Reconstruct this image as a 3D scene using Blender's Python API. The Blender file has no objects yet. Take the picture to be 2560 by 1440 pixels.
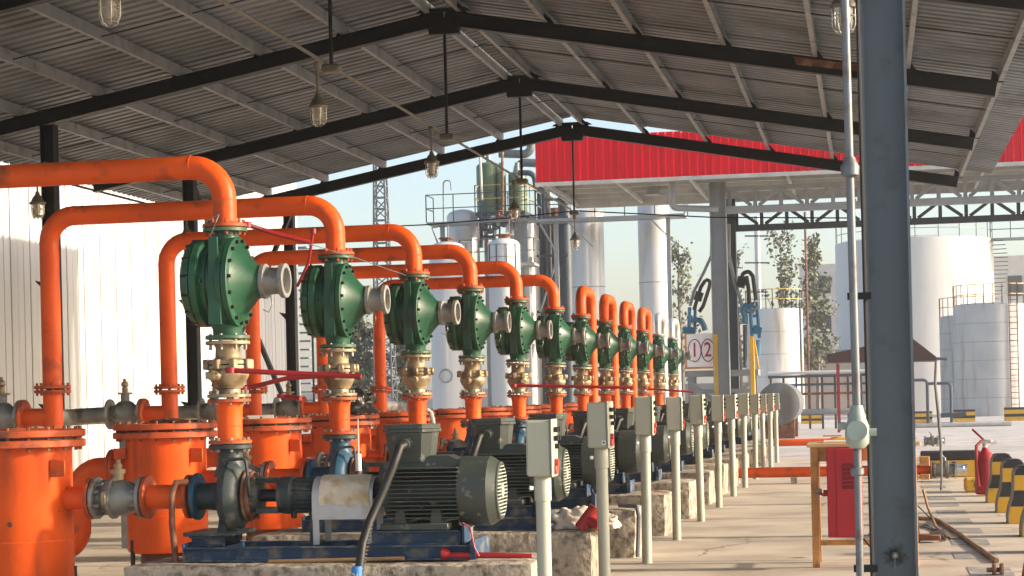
import bpy, math, random
from mathutils import Vector, Matrix, noise
random.seed(7)
R = math.radians
S = bpy.context.scene
COL = S.collection

# ---------------------------------------------------------------- camera
FPX, PPX, PPY, ROLL, EYE = 4900.0, 1280.0, 994.6, 0.024, 1.55
YAW = math.atan(900.0/FPX)
cam = bpy.data.cameras.new('camera')
cam.sensor_fit = 'HORIZONTAL'; cam.sensor_width = 36.0
cam.lens = 36.0*FPX/2560.0
cam.shift_y = (PPY-720.0)/2560.0
cam.clip_start = 0.1; cam.clip_end = 5000.0
cob = bpy.data.objects.new('camera', cam); COL.objects.link(cob)
fw = Vector((-math.sin(YAW), math.cos(YAW), 0)); rt = Vector((math.cos(YAW), math.sin(YAW), 0)); up = Vector((0, 0, 1))
cr, sr = math.cos(ROLL), math.sin(ROLL)
cx = rt*cr - up*sr; cy = rt*sr + up*cr
# image right side rises: rotate the camera clockwise seen from behind
m = Matrix((cx, cy, -fw)).transposed().to_4x4()
m.translation = Vector((0, 0, EYE)); cob.matrix_world = m
S.camera = cob

def ray(px, py):
    x = px-PPX; y = py-PPY
    a = (x*cr - y*sr)/FPX; b = (x*sr + y*cr)/FPX
    return fw + rt*a - up*b
def at(px, py, Y):
    d = ray(px, py); return Vector((0, 0, EYE)) + d*(Y/d.y)
def gnd(px, py, Z=0.0):
    d = ray(px, py); return Vector((0, 0, EYE)) + d*((Z-EYE)/d.z)

# ---------------------------------------------------------------- light
SUN_EL, SUN_AZ = R(18.5), R(88.0)
W = bpy.data.worlds.new('World'); S.world = W; W.use_nodes = True
nt = W.node_tree; bg = nt.nodes['Background']
sky = nt.nodes.new('ShaderNodeTexSky'); sky.sky_type = 'NISHITA'; sky.sun_disc = False
sky.sun_elevation = SUN_EL; sky.sun_rotation = SUN_AZ
sky.air_density = 0.85; sky.dust_density = 2.5; sky.ozone_density = 0.3; sky.altitude = 50
nt.links.new(sky.outputs[0], bg.inputs[0]); bg.inputs[1].default_value = 0.092
sl = bpy.data.lights.new('sun', 'SUN'); sl.energy = 2.2; sl.angle = R(2.0); sl.color = (1.0, 0.84, 0.65)
so = bpy.data.objects.new('sun', sl); COL.objects.link(so)
sd = Vector((math.sin(SUN_AZ)*math.cos(SUN_EL), math.cos(SUN_AZ)*math.cos(SUN_EL), math.sin(SUN_EL)))
so.rotation_euler = sd.to_track_quat('Z', 'Y').to_euler(); so.location = (20, 0, 30)
S.view_settings.view_transform = 'Standard'; S.view_settings.look = 'None'
S.view_settings.exposure = 1.75; S.view_settings.gamma = 1.0
S.render.engine = 'CYCLES'

# ---------------------------------------------------------------- materials
def mk(name, col, rough=0.5, metal=0.0, var=0.16, scale=2.5, dirt=None, da=0.3, ds=4.0, bump=0.0, bs=30.0, streak=False, spec=0.5, spot=None, crack=False, chip=None):
    mt = bpy.data.materials.new(name); mt.use_nodes = True
    n = mt.node_tree.nodes; l = mt.node_tree.links; p = n['Principled BSDF']
    geo = n.new('ShaderNodeNewGeometry')
    vec = geo.outputs['Position']
    def nz(sc, det=4.0, v=None):
        t = n.new('ShaderNodeTexNoise'); t.inputs['Scale'].default_value = sc; t.inputs['Detail'].default_value = det
        l.new(v or vec, t.inputs['Vector']); return t.outputs['Fac']
    def ramp(f, a, b):
        r = n.new('ShaderNodeMapRange'); r.inputs[1].default_value = a; r.inputs[2].default_value = b
        l.new(f, r.inputs[0]); return r.outputs[0]
    def mix(f, a, b):
        x = n.new('ShaderNodeMix'); x.data_type = 'RGBA'
        l.new(f, x.inputs[0])
        for s, v in ((6, a), (7, b)):
            if isinstance(v, tuple): x.inputs[s].default_value = (*v, 1)
            else: l.new(v, x.inputs[s])
        return x.outputs[2]
    lo = tuple(max(0, c*(1-var)) for c in col); hi = tuple(min(1, c*(1+var)) for c in col)
    c = mix(ramp(nz(scale), .3, .7), lo, hi)
    if dirt:
        v = vec
        if streak:
            mp = n.new('ShaderNodeMapping'); mp.inputs['Scale'].default_value = (1, 1, .12); l.new(vec, mp.inputs[0]); v = mp.outputs[0]
        d = nz(ds, 7.0, v)
        c = mix(ramp(d, .68-da*.5, .80-da*.35), c, dirt)
    oi = n.new('ShaderNodeObjectInfo'); hs = n.new('ShaderNodeHueSaturation')
    v1 = n.new('ShaderNodeMapRange'); v1.inputs[3].default_value = 1-min(.10, var*.6); v1.inputs[4].default_value = 1+min(.10, var*.6)
    l.new(oi.outputs['Random'], v1.inputs[0]); l.new(v1.outputs[0], hs.inputs['Value']); l.new(c, hs.inputs['Color']); c = hs.outputs[0]
    if chip:
        c = mix(ramp(nz(chip[1], 5.0), chip[2], chip[2]+.035), c, chip[0])
    if spot:
        dd = n.new('ShaderNodeVectorMath'); dd.operation = 'DISTANCE'; l.new(vec, dd.inputs[0]); dd.inputs[1].default_value = spot[0]
        ad = n.new('ShaderNodeMath'); ad.operation = 'MULTIPLY_ADD'; l.new(nz(60.0), ad.inputs[0]); ad.inputs[1].default_value = spot[1]*.9; l.new(dd.outputs['Value'], ad.inputs[2])
        c = mix(ramp(ad.outputs[0], spot[1]*1.25, spot[1]*.75), c, (.012, .012, .012))
    if crack:
        vo = n.new('ShaderNodeTexVoronoi'); vo.feature = 'DISTANCE_TO_EDGE'; vo.inputs['Scale'].default_value = .38
        wv = n.new('ShaderNodeTexNoise'); wv.inputs['Scale'].default_value = 1.1; wv.inputs['Detail'].default_value = 6; l.new(vec, wv.inputs['Vector'])
        va = n.new('ShaderNodeVectorMath'); va.operation = 'MULTIPLY_ADD'; l.new(wv.outputs['Color'], va.inputs[0]); va.inputs[1].default_value = (.8, .8, 0); l.new(vec, va.inputs[2]); l.new(va.outputs[0], vo.inputs['Vector'])
        f1 = ramp(vo.outputs['Distance'], .010, .003); mu = n.new('ShaderNodeMath'); mu.operation = 'MULTIPLY'; l.new(f1, mu.inputs[0]); l.new(ramp(nz(.35), .5, .6), mu.inputs[1])
        c = mix(mu.outputs[0], c, tuple(q*.45 for q in col))
        c = mix(ramp(nz(55.0, 3.0), .70, .78), c, tuple(q*.6 for q in col))
        st = n.new('ShaderNodeMath'); st.operation = 'MULTIPLY'; l.new(ramp(nz(.9, 5.0), .54, .70), st.inputs[0]); st.inputs[1].default_value = .75
        c = mix(st.outputs[0], c, tuple(q*.55 for q in col))
    l.new(c, p.inputs['Base Color'])
    rr = n.new('ShaderNodeMapRange'); rr.inputs[3].default_value = max(.05, rough-.1); rr.inputs[4].default_value = min(1, rough+.12)
    l.new(nz(6.0), rr.inputs[0]); l.new(rr.outputs[0], p.inputs['Roughness'])
    p.inputs['Metallic'].default_value = metal
    p.inputs['Specular IOR Level'].default_value = spec
    if bump:
        b = n.new('ShaderNodeBump'); b.inputs['Strength'].default_value = bump; b.inputs['Distance'].default_value = .02
        l.new(nz(bs, 6.0), b.inputs['Height']); l.new(b.outputs[0], p.inputs['Normal'])
    return mt
M = {}
M['orange'] = mk('orange_paint', (.74, .095, .009), .44, var=.16, scale=1.6, dirt=(.34, .07, .02), da=.20, ds=5, bump=.06, bs=25, spec=.3, chip=((.13, .045, .025), 34.0, .70))
M['orange_pot'] = mk('orange_pot_paint', (.74, .095, .009), .44, var=.16, scale=2.2, dirt=(.30, .055, .018), da=.26, ds=6, streak=True, bump=.06, bs=25, spec=.3, chip=((.13, .045, .025), 26.0, .71))
M['greymid'] = mk('shaded_vessel_grey', (.13, .14, .15), .5, var=.1, dirt=(.1, .085, .07), da=.3, ds=2, streak=True)  # vessel grey set darker to carry the canopy's shade in its colour
M['seam'] = mk('weathered_seam', (.27, .25, .22), .7, var=.2)
M['orange_flange'] = mk('orange_flange_paint', (.50, .088, .024), .55, var=.22, scale=4, dirt=(.17, .065, .04), da=.36, ds=9, bump=.10, spec=.3, chip=((.09, .04, .025), 45.0, .66))
M['green'] = mk('green_enamel', (.016, .082, .042), .36, var=.24, scale=3, dirt=(.025, .05, .03), da=.22, ds=6, bump=.04)
M['greenlite'] = mk('green_enamel_worn', (.05, .115, .062), .42, var=.2, scale=5, dirt=(.13, .12, .08), da=.3, ds=8)
M['brass'] = mk('bronze_valve', (.34, .26, .155), .42, .35, var=.22, scale=6, dirt=(.14, .09, .05), da=.38, ds=7, bump=.1)
M['steel'] = mk('grey_cast_steel', (.27, .27, .25), .45, .45, var=.2, scale=7, dirt=(.16, .12, .08), da=.35, ds=8, bump=.1)
M['silver'] = mk('silver_cladding', (.66, .65, .62), .3, .6, var=.08, dirt=(.3, .26, .2), da=.2)
M['motor'] = mk('motor_grey_green', (.050, .061, .053), .42, var=.15, scale=4, dirt=(.26, .26, .22), da=.10, ds=16, bump=.05)
M['slate'] = mk('slate_pump_paint', (.036, .050, .052), .45, var=.25, scale=5, dirt=(.13, .115, .09), da=.28, ds=9, bump=.12, spec=.35)
M['bluepump'] = mk('blue_pump_paint', (.018, .075, .135), .42, var=.22, scale=5, dirt=(.07, .07, .065), da=.28, ds=8, bump=.1, spec=.35)
M['blue'] = mk('blue_skid_paint', (.026, .060, .112), .55, var=.25, scale=5, dirt=(.19, .17, .14), da=.36, ds=8, spec=.3)
M['dark'] = mk('black_rubber', (.016, .016, .016), .55)
M['rust'] = mk('rusty_iron', (.17, .062, .03), .75, var=.3, scale=8, dirt=(.3, .22, .14), da=.3, bump=.2)
M['guard'] = mk('galvanised_guard', (.50, .50, .50), .38, .35, var=.1, dirt=(.40, .33, .24), da=.35, ds=6)
M['paper'] = mk('brown_stained_paper', (.60, .52, .40), .85, var=.12, scale=9, dirt=(.42, .28, .13), da=.45, ds=7, bump=.4, bs=22)
M['plinth'] = mk('rough_concrete_plinth', (.40, .345, .27), .92, var=.22, scale=3, dirt=(.155, .125, .095), da=.40, ds=15, bump=.9, bs=18)
M['box'] = mk('grey_green_box_paint', (.41, .42, .345), .42, var=.05, dirt=(.32, .32, .26), da=.15, ds=3)
M['red'] = mk('red_paint', (.34, .014, .018), .42, var=.15, dirt=(.16, .02, .015), da=.22, ds=6)
M['redbright'] = mk('red_fascia_sheet', (.74, .010, .026), .42, var=.12, scale=.6, dirt=(.5, .02, .03), da=.25, ds=1.4, streak=True, spec=.3)
M['redknob'] = mk('red_plastic', (.55, .05, .03), .4)
M['roof'] = mk('galvanised_roof_sheet', (.165, .186, .215), .5, .15, var=.3, scale=.45, dirt=(.09, .096, .10), da=.36, ds=.8)
M['purlin'] = mk('grey_purlin_paint', (.255, .265, .272), .5, .1, var=.14, dirt=(.16, .16, .15), da=.28, ds=4)
M['black'] = mk('black_steel_paint', (.010, .0105, .012), .5, var=.25, dirt=(.03, .024, .02), da=.2, spec=.3)
M['column'] = mk('blue_grey_column_paint', (.115, .145, .165), .42, var=.07, scale=1.0, dirt=(.08, .09, .095), da=.22, ds=5, bump=.03, spot=((.085, 8.99, .80), .075))
M['conduit'] = mk('galvanised_conduit', (.165, .178, .19), .42, .3, var=.12, dirt=(.11, .10, .09), da=.25, ds=12)
M['jbox'] = mk('pale_green_junction_casting', (.36, .43, .38), .45, .1, var=.08, dirt=(.25, .25, .2), da=.2)
M['lampcap'] = mk('lamp_cap_grey', (.16, .15, .12), .5, .3, var=.2)
M['cage'] = mk('lamp_cage_wire', (.5, .5, .47), .35, .6)
M['white'] = mk('white_cladding', (.52, .52, .515), .55, var=.05, scale=.3, dirt=(.44, .44, .43), da=.25, ds=1.2, streak=True)
M['tankwhite'] = mk('white_tank_paint', (.58, .585, .575), .5, var=.04, scale=.4, dirt=(.47, .46, .42), da=.2, ds=1.0, streak=True)
M['tankold'] = mk('weathered_tank_paint', (.42, .43, .43), .6, var=.10, scale=.8, dirt=(.31, .28, .24), da=.28, ds=2.6, streak=True)
M['silo'] = mk('aluminium_clad_column', (.58, .575, .555), .42, .2, var=.08, scale=.6, dirt=(.32, .28, .22), da=.28, ds=1.4, streak=True)
M['dgreen'] = mk('dark_green_vessel', (.085, .135, .075), .45, var=.12)
M['dblue'] = mk('dark_blue_steel', (.05, .07, .09), .5)
M['grey'] = mk('grey_structural_paint', (.25, .27, .28), .5, var=.08)
M['ceil'] = mk('pale_ceiling_sheet', (.36, .37, .345), .6, var=.06, scale=.4)
M['ceilrib'] = mk('ceiling_rib_paint', (.46, .46, .44), .6)
M['yellow'] = mk('yellow_paint', (.72, .40, .025), .5, var=.1, dirt=(.4, .26, .08), da=.2, ds=8)
M['yblack'] = mk('black_band_paint', (.025, .024, .026), .55, var=.2)
M['kerbgrey'] = mk('grey_barrier_concrete', (.26, .24, .20), .8, var=.15, bump=.3)
M['yrail'] = mk('yellow_railing', (.55, .36, .10), .5, var=.15)
M['wood'] = mk('varnished_wood', (.55, .26, .075), .45, var=.2, scale=6, dirt=(.35, .15, .05), da=.3, ds=10)
M['woodpale'] = mk('pale_plywood', (.62, .42, .20), .55, var=.12, scale=5)
M['cabinet'] = mk('red_cabinet_paint', (.40, .010, .022), .38, var=.06)
M['cabdark'] = mk('dark_red_louvre', (.16, .006, .01), .5)
M['armblue'] = mk('blue_arm_paint', (.025, .15, .27), .45, var=.15)
M['paperwhite'] = mk('white_sign_board', (.82, .80, .80), .5, var=.02)
M['ink'] = mk('maroon_sign_ink', (.33, .015, .05), .6, var=.05)
M['navyink'] = mk('purple_ring_ink', (.16, .02, .06), .6, var=.05)
M['bark'] = mk('grey_bark', (.20, .17, .13), .9, var=.25)
M['leaf'] = mk('poplar_leaf', (.115, .13, .07), .6, var=.4, scale=1.3)
M['leafdark'] = mk('hedge_leaf', (.085, .105, .065), .6, var=.4, scale=1.3)
M['pink'] = mk('pinkish_render_wall', (.50, .415, .36), .85, var=.08, scale=.6, dirt=(.40, .33, .28), da=.3, ds=1)
M['facade'] = mk('white_building_render', (.62, .60, .56), .8, var=.06)
M['pane'] = mk('dark_window_pane', (.06, .08, .09), .15)
M['redroof'] = mk('red_brown_roof', (.055, .018, .016), .6, var=.15)
M['bag'] = mk('black_plastic_bag', (.02, .018, .018), .3, bump=.5, bs=14)
M['cloth'] = mk('dirty_cream_cloth', (.62, .55, .45), .9, var=.12, dirt=(.35, .27, .2), da=.3, ds=14)
M['hose'] = mk('brown_hose', (.33, .19, .085), .6, var=.2)
M['sleeve'] = mk('blue_plastic_sleeve', (.05, .20, .50), .4, var=.15)
M['pvc'] = mk('pale_pvc', (.55, .52, .46), .5)
M['chrome'] = mk('bright_coupling', (.62, .62, .60), .25, .8)
M['pinkwire'] = mk('pink_wire', (.55, .12, .16), .5)
M['gauge'] = mk('dull_flange_steel', (.30, .295, .28), .45, .4, var=.15, dirt=(.19, .16, .12), da=.3, ds=10)
gm = bpy.data.materials.new('lamp_glass'); gm.use_nodes = True
gp = gm.node_tree.nodes['Principled BSDF']; gp.inputs['Base Color'].default_value = (.92, .90, .84, 1)
gp.inputs['Roughness'].default_value = .08; gp.inputs['Transmission Weight'].default_value = .85; gp.inputs['IOR'].default_value = 1.25
M['glass'] = gm
M['bulb'] = mk('frosted_lamp_tube', (.55, .50, .42), .4)

def floor_mat(name, col, dirt, sc, da, crack):
    mt = mk(name, col, .75, var=.13, scale=sc, dirt=dirt, da=da, ds=1.1, bump=.15, bs=40, crack=crack)
    return mt
M['floor'] = floor_mat('station_floor_concrete', (.52, .45, .36), (.40, .34, .265), .7, .40, True)
M['yard'] = floor_mat('pale_yard_concrete', (.52, .49, .46), (.43, .40, .37), .25, .40, True)
M['ground'] = mk('earth_ground', (.30, .26, .20), .95, var=.2, scale=.1)
M['tile'] = mk('worn_grey_stripe', (.235, .23, .215), .8, var=.2, scale=5, dirt=(.40, .34, .27), da=.4, ds=6)

# ---------------------------------------------------------------- mesh helpers
class MB:
    def __init__(s): s.v = []; s.f = []; s.g = []
    def add(s, vs, fs):
        o = len(s.v); p = len(s.f); s.v += [tuple(v) for v in vs]; s.f += [tuple(i+o for i in f) for f in fs]
        s.g.append((o, len(s.v), p, len(s.f))); return s
    def clusters(s):
        """primitives that lie apart from each other become objects of their own"""
        B = []
        for a, b, c, d in s.g:
            P = s.v[a:b]; B.append(([min(p[i] for p in P) for i in range(3)], [max(p[i] for p in P) for i in range(3)]))
        par = list(range(len(B)))
        def root(i):
            while par[i] != i: i = par[i]
            return i
        for i in range(len(B)):
            for j in range(i):
                if root(i) == root(j): continue
                gap = math.sqrt(sum(max(0, B[i][0][k]-B[j][1][k], B[j][0][k]-B[i][1][k])**2 for k in range(3)))
                if gap < .004: par[root(i)] = root(j)
        out = {}
        for i in range(len(B)): out.setdefault(root(i), []).append(i)
        return list(out.values())
    def box(s, x0, x1, y0, y1, z0, z1):
        return s.add([(x, y, z) for x in (x0, x1) for y in (y0, y1) for z in (z0, z1)],
                     [(0, 1, 3, 2), (4, 6, 7, 5), (0, 4, 5, 1), (2, 3, 7, 6), (0, 2, 6, 4), (1, 5, 7, 3)])
    def cbox(s, x0, x1, y0, y1, z0, z1, b=.006):
        """box with chamfered edges"""
        X = (x0, x1); Y = (y0, y1); Z = (z0, z1); vs = []; idx = {}
        for i in (0, 1):
            for j in (0, 1):
                for k in (0, 1):
                    dx, dy, dz = (b if i == 0 else -b), (b if j == 0 else -b), (b if k == 0 else -b)
                    idx[i, j, k] = len(vs)
                    vs += [(X[i], Y[j]+dy, Z[k]+dz), (X[i]+dx, Y[j], Z[k]+dz), (X[i]+dx, Y[j]+dy, Z[k])]
        q = lambda i, j, k, a: idx[i, j, k]+a
        fs = []
        for i in (0, 1): fs.append((q(i,0,0,0), q(i,0,1,0), q(i,1,1,0), q(i,1,0,0)))
        for j in (0, 1): fs.append((q(0,j,0,1), q(0,j,1,1), q(1,j,1,1), q(1,j,0,1)))
        for k in (0, 1): fs.append((q(0,0,k,2), q(0,1,k,2), q(1,1,k,2), q(1,0,k,2)))
        for i in (0, 1):
            for j in (0, 1): fs.append((q(i,j,0,0), q(i,j,1,0), q(i,j,1,1), q(i,j,0,1)))
            for k in (0, 1): fs.append((q(i,0,k,0), q(i,1,k,0), q(i,1,k,2), q(i,0,k,2)))
        for j in (0, 1):
            for k in (0, 1): fs.append((q(0,j,k,1), q(1,j,k,1), q(1,j,k,2), q(0,j,k,2)))
        for kk in idx.values(): fs.append((kk, kk+1, kk+2))
        return s.add(vs, fs)
    def bar(s, p0, p1, w, h=None, upv=(0, 0, 1)):
        """rectangular bar from p0 to p1"""
        h = h or w; a = Vector(p0); b = Vector(p1); d = (b-a).normalized(); u = Vector(upv)
        if abs(d.dot(u)) > .98: u = Vector((0, 1, 0))
        r = d.cross(u).normalized()*w/2; u = r.cross(d).normalized()*h/2
        vs = [p+i*r+j*u for p in (a, b) for i, j in ((-1, -1), (1, -1), (1, 1), (-1, 1))]
        return s.add(vs, [(0, 1, 2, 3), (7, 6, 5, 4), (0, 4, 5, 1), (1, 5, 6, 2), (2, 6, 7, 3), (3, 7, 4, 0)])
    def lathe(s, o, ax, prof, seg=20, caps=True):
        o = Vector(o); ax = Vector(ax).normalized(); t = Vector((0, 0, 1)) if abs(ax.z) < .9 else Vector((1, 0, 0))
        e1 = ax.cross(t).normalized(); e2 = ax.cross(e1); vs = []
        for h, r in prof:
            for i in range(seg):
                a = 2*math.pi*i/seg; vs.append(o+ax*h+(e1*math.cos(a)+e2*math.sin(a))*r)
        fs = []
        for k in range(len(prof)-1):
            for i in range(seg):
                j = (i+1) % seg; fs.append((k*seg+i, k*seg+j, (k+1)*seg+j, (k+1)*seg+i))
        if caps:
            fs.append(tuple(range(seg))); fs.append(tuple((len(prof)-1)*seg+i for i in range(seg)))
        return s.add(vs, fs)
    def cyl(s, p0, p1, r, seg=16, r1=None, caps=True):
        a = Vector(p0); d = Vector(p1)-a
        return s.lathe(a, d, [(0, r), (d.length, r if r1 is None else r1)], seg, caps)
    def tube(s, pts, r, seg=10, caps=True):
        P = [Vector(p) for p in pts]; n = len(P); vs = []; e1 = None
        for i in range(n):
            d = (P[min(i+1, n-1)]-P[max(i-1, 0)]).normalized()
            if e1 is None:
                t = Vector((0, 0, 1)) if abs(d.z) < .9 else Vector((0, 1, 0)); e1 = d.cross(t).normalized()
            else: e1 = (e1-d*e1.dot(d)).normalized()
            e2 = d.cross(e1); rr = r[i] if isinstance(r, (list, tuple)) else r
            for k in range(seg):
                a = 2*math.pi*k/seg; vs.append(P[i]+(e1*math.cos(a)+e2*math.sin(a))*rr)
        fs = [(i*seg+k, i*seg+(k+1) % seg, (i+1)*seg+(k+1) % seg, (i+1)*seg+k) for i in range(n-1) for k in range(seg)]
        if caps: fs += [tuple(range(seg)), tuple((n-1)*seg+k for k in range(seg))]
        return s.add(vs, fs)
    def prism(s, poly, ax, a0, a1):
        """polygon in the plane normal to axis ax (0,1,2), extruded from a0 to a1"""
        n = len(poly); vs = []
        for a in (a0, a1):
            for p in poly:
                q = list(p); q.insert(ax, a); vs.append(q)
        return s.add(vs, [tuple(range(n)), tuple(range(2*n-1, n-1, -1))]+[(i, (i+1) % n, n+(i+1) % n, n+i) for i in range(n)])
    def bolts(s, o, ax, rad, n, r=.012, h=.07, ph=0.0, seg=6):
        o = Vector(o); ax = Vector(ax).normalized(); t = Vector((0, 0, 1)) if abs(ax.z) < .9 else Vector((1, 0, 0))
        e1 = ax.cross(t).normalized(); e2 = ax.cross(e1)
        for i in range(n):
            a = 2*math.pi*(i+.5)/n+ph; c = o+(e1*math.cos(a)+e2*math.sin(a))*rad
            s.cyl(c-ax*h/2, c+ax*h/2, r, seg)
        return s
    def build(s, name, mat, parent=None, loc=None, ang=38, kind=None, label=None):
        if parent is not None and kind is None and 1 < len(s.g) < 120 and s.g[-1][1] == len(s.v):
            cl = s.clusters()
            if len(cl) > 1:
                first = None
                for c in cl:
                    t = MB()
                    for i in c:
                        a, b, p, q = s.g[i]; t.add(s.v[a:b], [tuple(k-a for k in f) for f in s.f[p:q]])
                    t.g = [(0, len(t.v), 0, len(t.f))]
                    o = t.build(name, mat, parent, loc, ang, kind, label); first = first or o
                return first
        me = bpy.data.meshes.new(name); me.from_pydata(s.v, [], s.f); me.update()
        import bmesh
        bm = bmesh.new(); bm.from_mesh(me); bmesh.ops.recalc_face_normals(bm, faces=bm.faces); bm.to_mesh(me); bm.free()
        if ang:
            me.shade_smooth(); me.set_sharp_from_angle(angle=R(ang))
        me.materials.append(M[mat] if isinstance(mat, str) else mat)
        return link(name, me, parent, loc, kind, label)
def link(name, me, parent=None, loc=None, kind=None, label=None):
    o = bpy.data.objects.new(name, me); COL.objects.link(o)
    if parent is not None: o.parent = parent
    if loc is not None: o.location = loc
    if kind: o['kind'] = kind
    if label: o['label'] = label
    return o
def tag(o, label, cat, group=None):
    o['label'] = label; o['category'] = cat
    if group: o['group'] = group
    return o
def thing(name, label, cat, loc=(0, 0, 0), group=None):
    o = bpy.data.objects.new(name, None); COL.objects.link(o); o.location = loc; o.empty_display_size = .1
    return tag(o, label, cat, group)
KIDS = {}
def copy_tree(o, parent=None, loc=None, label=None):
    c = o.copy(); COL.objects.link(c); c.parent = parent
    if loc is not None: c.location = loc
    if label: c['label'] = label
    for ch in [x for x in o.children]: copy_tree(ch, c)
    return c
def struct(o): o['kind'] = 'structure'; return o
def fillet(pts, rad, n=7):
    P = [Vector(p) for p in pts]; out = [P[0]]
    for i in range(1, len(P)-1):
        a = (P[i-1]-P[i]).normalized(); b = (P[i+1]-P[i]).normalized(); r = rad[i-1] if isinstance(rad, (list, tuple)) else rad
        ang = a.angle(b); t = r/math.tan(ang/2); c = P[i]+(a+b).normalized()*(r/math.sin(ang/2))
        s0 = P[i]+a*t-c; s1 = P[i]+b*t-c; w = s0.angle(s1)
        for k in range(n+1):
            q = k/n; out.append(c+(s0*math.sin((1-q)*w)+s1*math.sin(q*w))/math.sin(w))
    return out+[P[-1]]
ORD = ['first and nearest', 'second', 'third', 'fourth', 'fifth', 'sixth', 'seventh', 'eighth', 'ninth', 'tenth', 'eleventh', 'twelfth and farthest']
# ================================================================= ground
g = MB().add([(-400, -60, 0), (400, -60, 0), (400, 700, 0), (-400, 700, 0)], [(0, 1, 2, 3)]).build('ground', 'ground', ang=0); struct(g)
g = MB().add([(-60, 46, .004), (60, 46, .004), (60, 128, .004), (-60, 128, .004)], [(0, 1, 2, 3)]).build('yard', 'yard', ang=0); struct(g)
g = MB().add([(2.6, -20, .004), (60, -20, .004), (60, 45.99, .004), (2.6, 45.99, .004)], [(0, 1, 2, 3)]).build('driveway', 'yard', ang=0); struct(g)
fl = MB()
fl.add([(-15.5, -4, .008), (2.6, -4, .008), (2.6, 46, .008), (-15.5, 46, .008)], [(0, 1, 2, 3)])
floor = fl.build('station_floor', 'floor', ang=0); struct(floor)
for k in range(22):
    y = 10.0+k*1.6
    a = (.02*((k*7) % 5)-.04)
    MB().add([(.74+a, y, .012), (1.10+a*.5, y-.05, .012), (1.10+a*.5, y+.74, .012), (.74+a, y+.8, .012)], [(0, 1, 2, 3)]).build('painted_stripe', 'tile', floor, ang=0)
jt = MB()
for y in (12, 18, 24, 30, 36, 42): jt.box(-15.4, .70, y, y+.012, .0085, .0105)
jt.build('expansion_joint', 'tile', floor, ang=0)

# ================================================================= pump shed
RX, RZ, SLP = -5.8, 7.02, .185
FY = [9, 15, 21, 27, 33, 39]
def ztop(x): return RZ-SLP*abs(x-RX)
shed = thing('pump_shed', 'long open steel shed with corrugated gable roof over the pumps', 'shed', (RX, 24, 0))
def sh(v): return (v[0]-RX, v[1]-24, v[2])
def ibeam(mb, p0, p1, h, w, t=.012, upv=(0, 0, 1)):
    a = Vector(p0); b = Vector(p1); d = (b-a).normalized(); u = Vector(upv); u = (u-d*u.dot(d)).normalized()
    mb.bar(a+u*(h/2-t/2), b+u*(h/2-t/2), w, t, upv); mb.bar(a-u*(h/2-t/2), b-u*(h/2-t/2), w, t, upv)
    mb.bar(a, b, t*.8, h-2*t-.001, upv)
for fy in FY:
    # one portal frame: two columns, two rafters, ridge plate
    fr = bpy.data.objects.new('portal_frame', None); COL.objects.link(fr); fr.parent = shed; fr.location = (0, fy-24, 0); fr.empty_display_size = .1
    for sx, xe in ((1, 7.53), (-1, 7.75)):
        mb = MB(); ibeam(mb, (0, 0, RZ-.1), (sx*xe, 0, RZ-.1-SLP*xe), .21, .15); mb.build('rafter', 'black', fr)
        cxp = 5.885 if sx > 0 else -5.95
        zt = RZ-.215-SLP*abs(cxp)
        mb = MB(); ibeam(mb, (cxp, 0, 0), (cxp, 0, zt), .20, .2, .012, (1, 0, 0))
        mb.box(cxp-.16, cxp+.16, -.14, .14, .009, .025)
        mb.build('column', 'column' if sx > 0 else 'black', fr)  # left columns share the blue-grey paint; black puts their shade into the colour
        cl = MB()
        for dd in (.2, 1.43, 2.66, 3.89, 5.12, 6.35, 7.48):
            x = sx*dd; z = RZ-SLP*dd
            cl.prism([(x-.02, z), (x+sx*.15, z-SLP*.15), (x+sx*.09, z+.06), (x+.005, z+.14)], 1, -.05, .05)
        cl.build('purlin_cleat', 'black', fr, ang=0, kind='stuff')
    MB().prism([(-.23, RZ-.19), (.23, RZ-.19), (.21, RZ-.335), (-.21, RZ-.335)], 1, -.07, .07).build('ridge_plate', 'black', fr, ang=0)
    MB().prism([(-.4, RZ-.02), (.4, RZ-.02), (.3, RZ+.035), (-.3, RZ+.035)], 1, -.06, .06).build('ridge_cleat', 'black', fr, ang=0)
# purlins (C channels) along Y
Y0, Y1 = 7.6, 39.12
for sx in (1, -1):
    for dd in (.2, 1.43, 2.66, 3.89, 5.12, 6.35, 7.56):
        x = sx*dd; z = RZ-SLP*dd+.003
        mb = MB()
        mb.box(x-.003, x+.003, Y0-24, Y1-24, z, z+.155)
        mb.box(x+.0035 if sx > 0 else x-.06, x+.06 if sx > 0 else x-.0035, Y0-24, Y1-24, z, z+.005)
        mb.box(x+.0035 if sx > 0 else x-.06, x+.06 if sx > 0 else x-.0035, Y0-24, Y1-24, z+.15, z+.155)
        mb.build('purlin', 'purlin', shed, ang=0)
    for k in range(5):
        y = FY[k]+3
        mb = MB(); mb.cyl((0, y-24, RZ+.05), (sx*7.56, y-24, RZ+.05-SLP*7.56), .009, 6); mb.build('sag_rod', 'black', shed)
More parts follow.
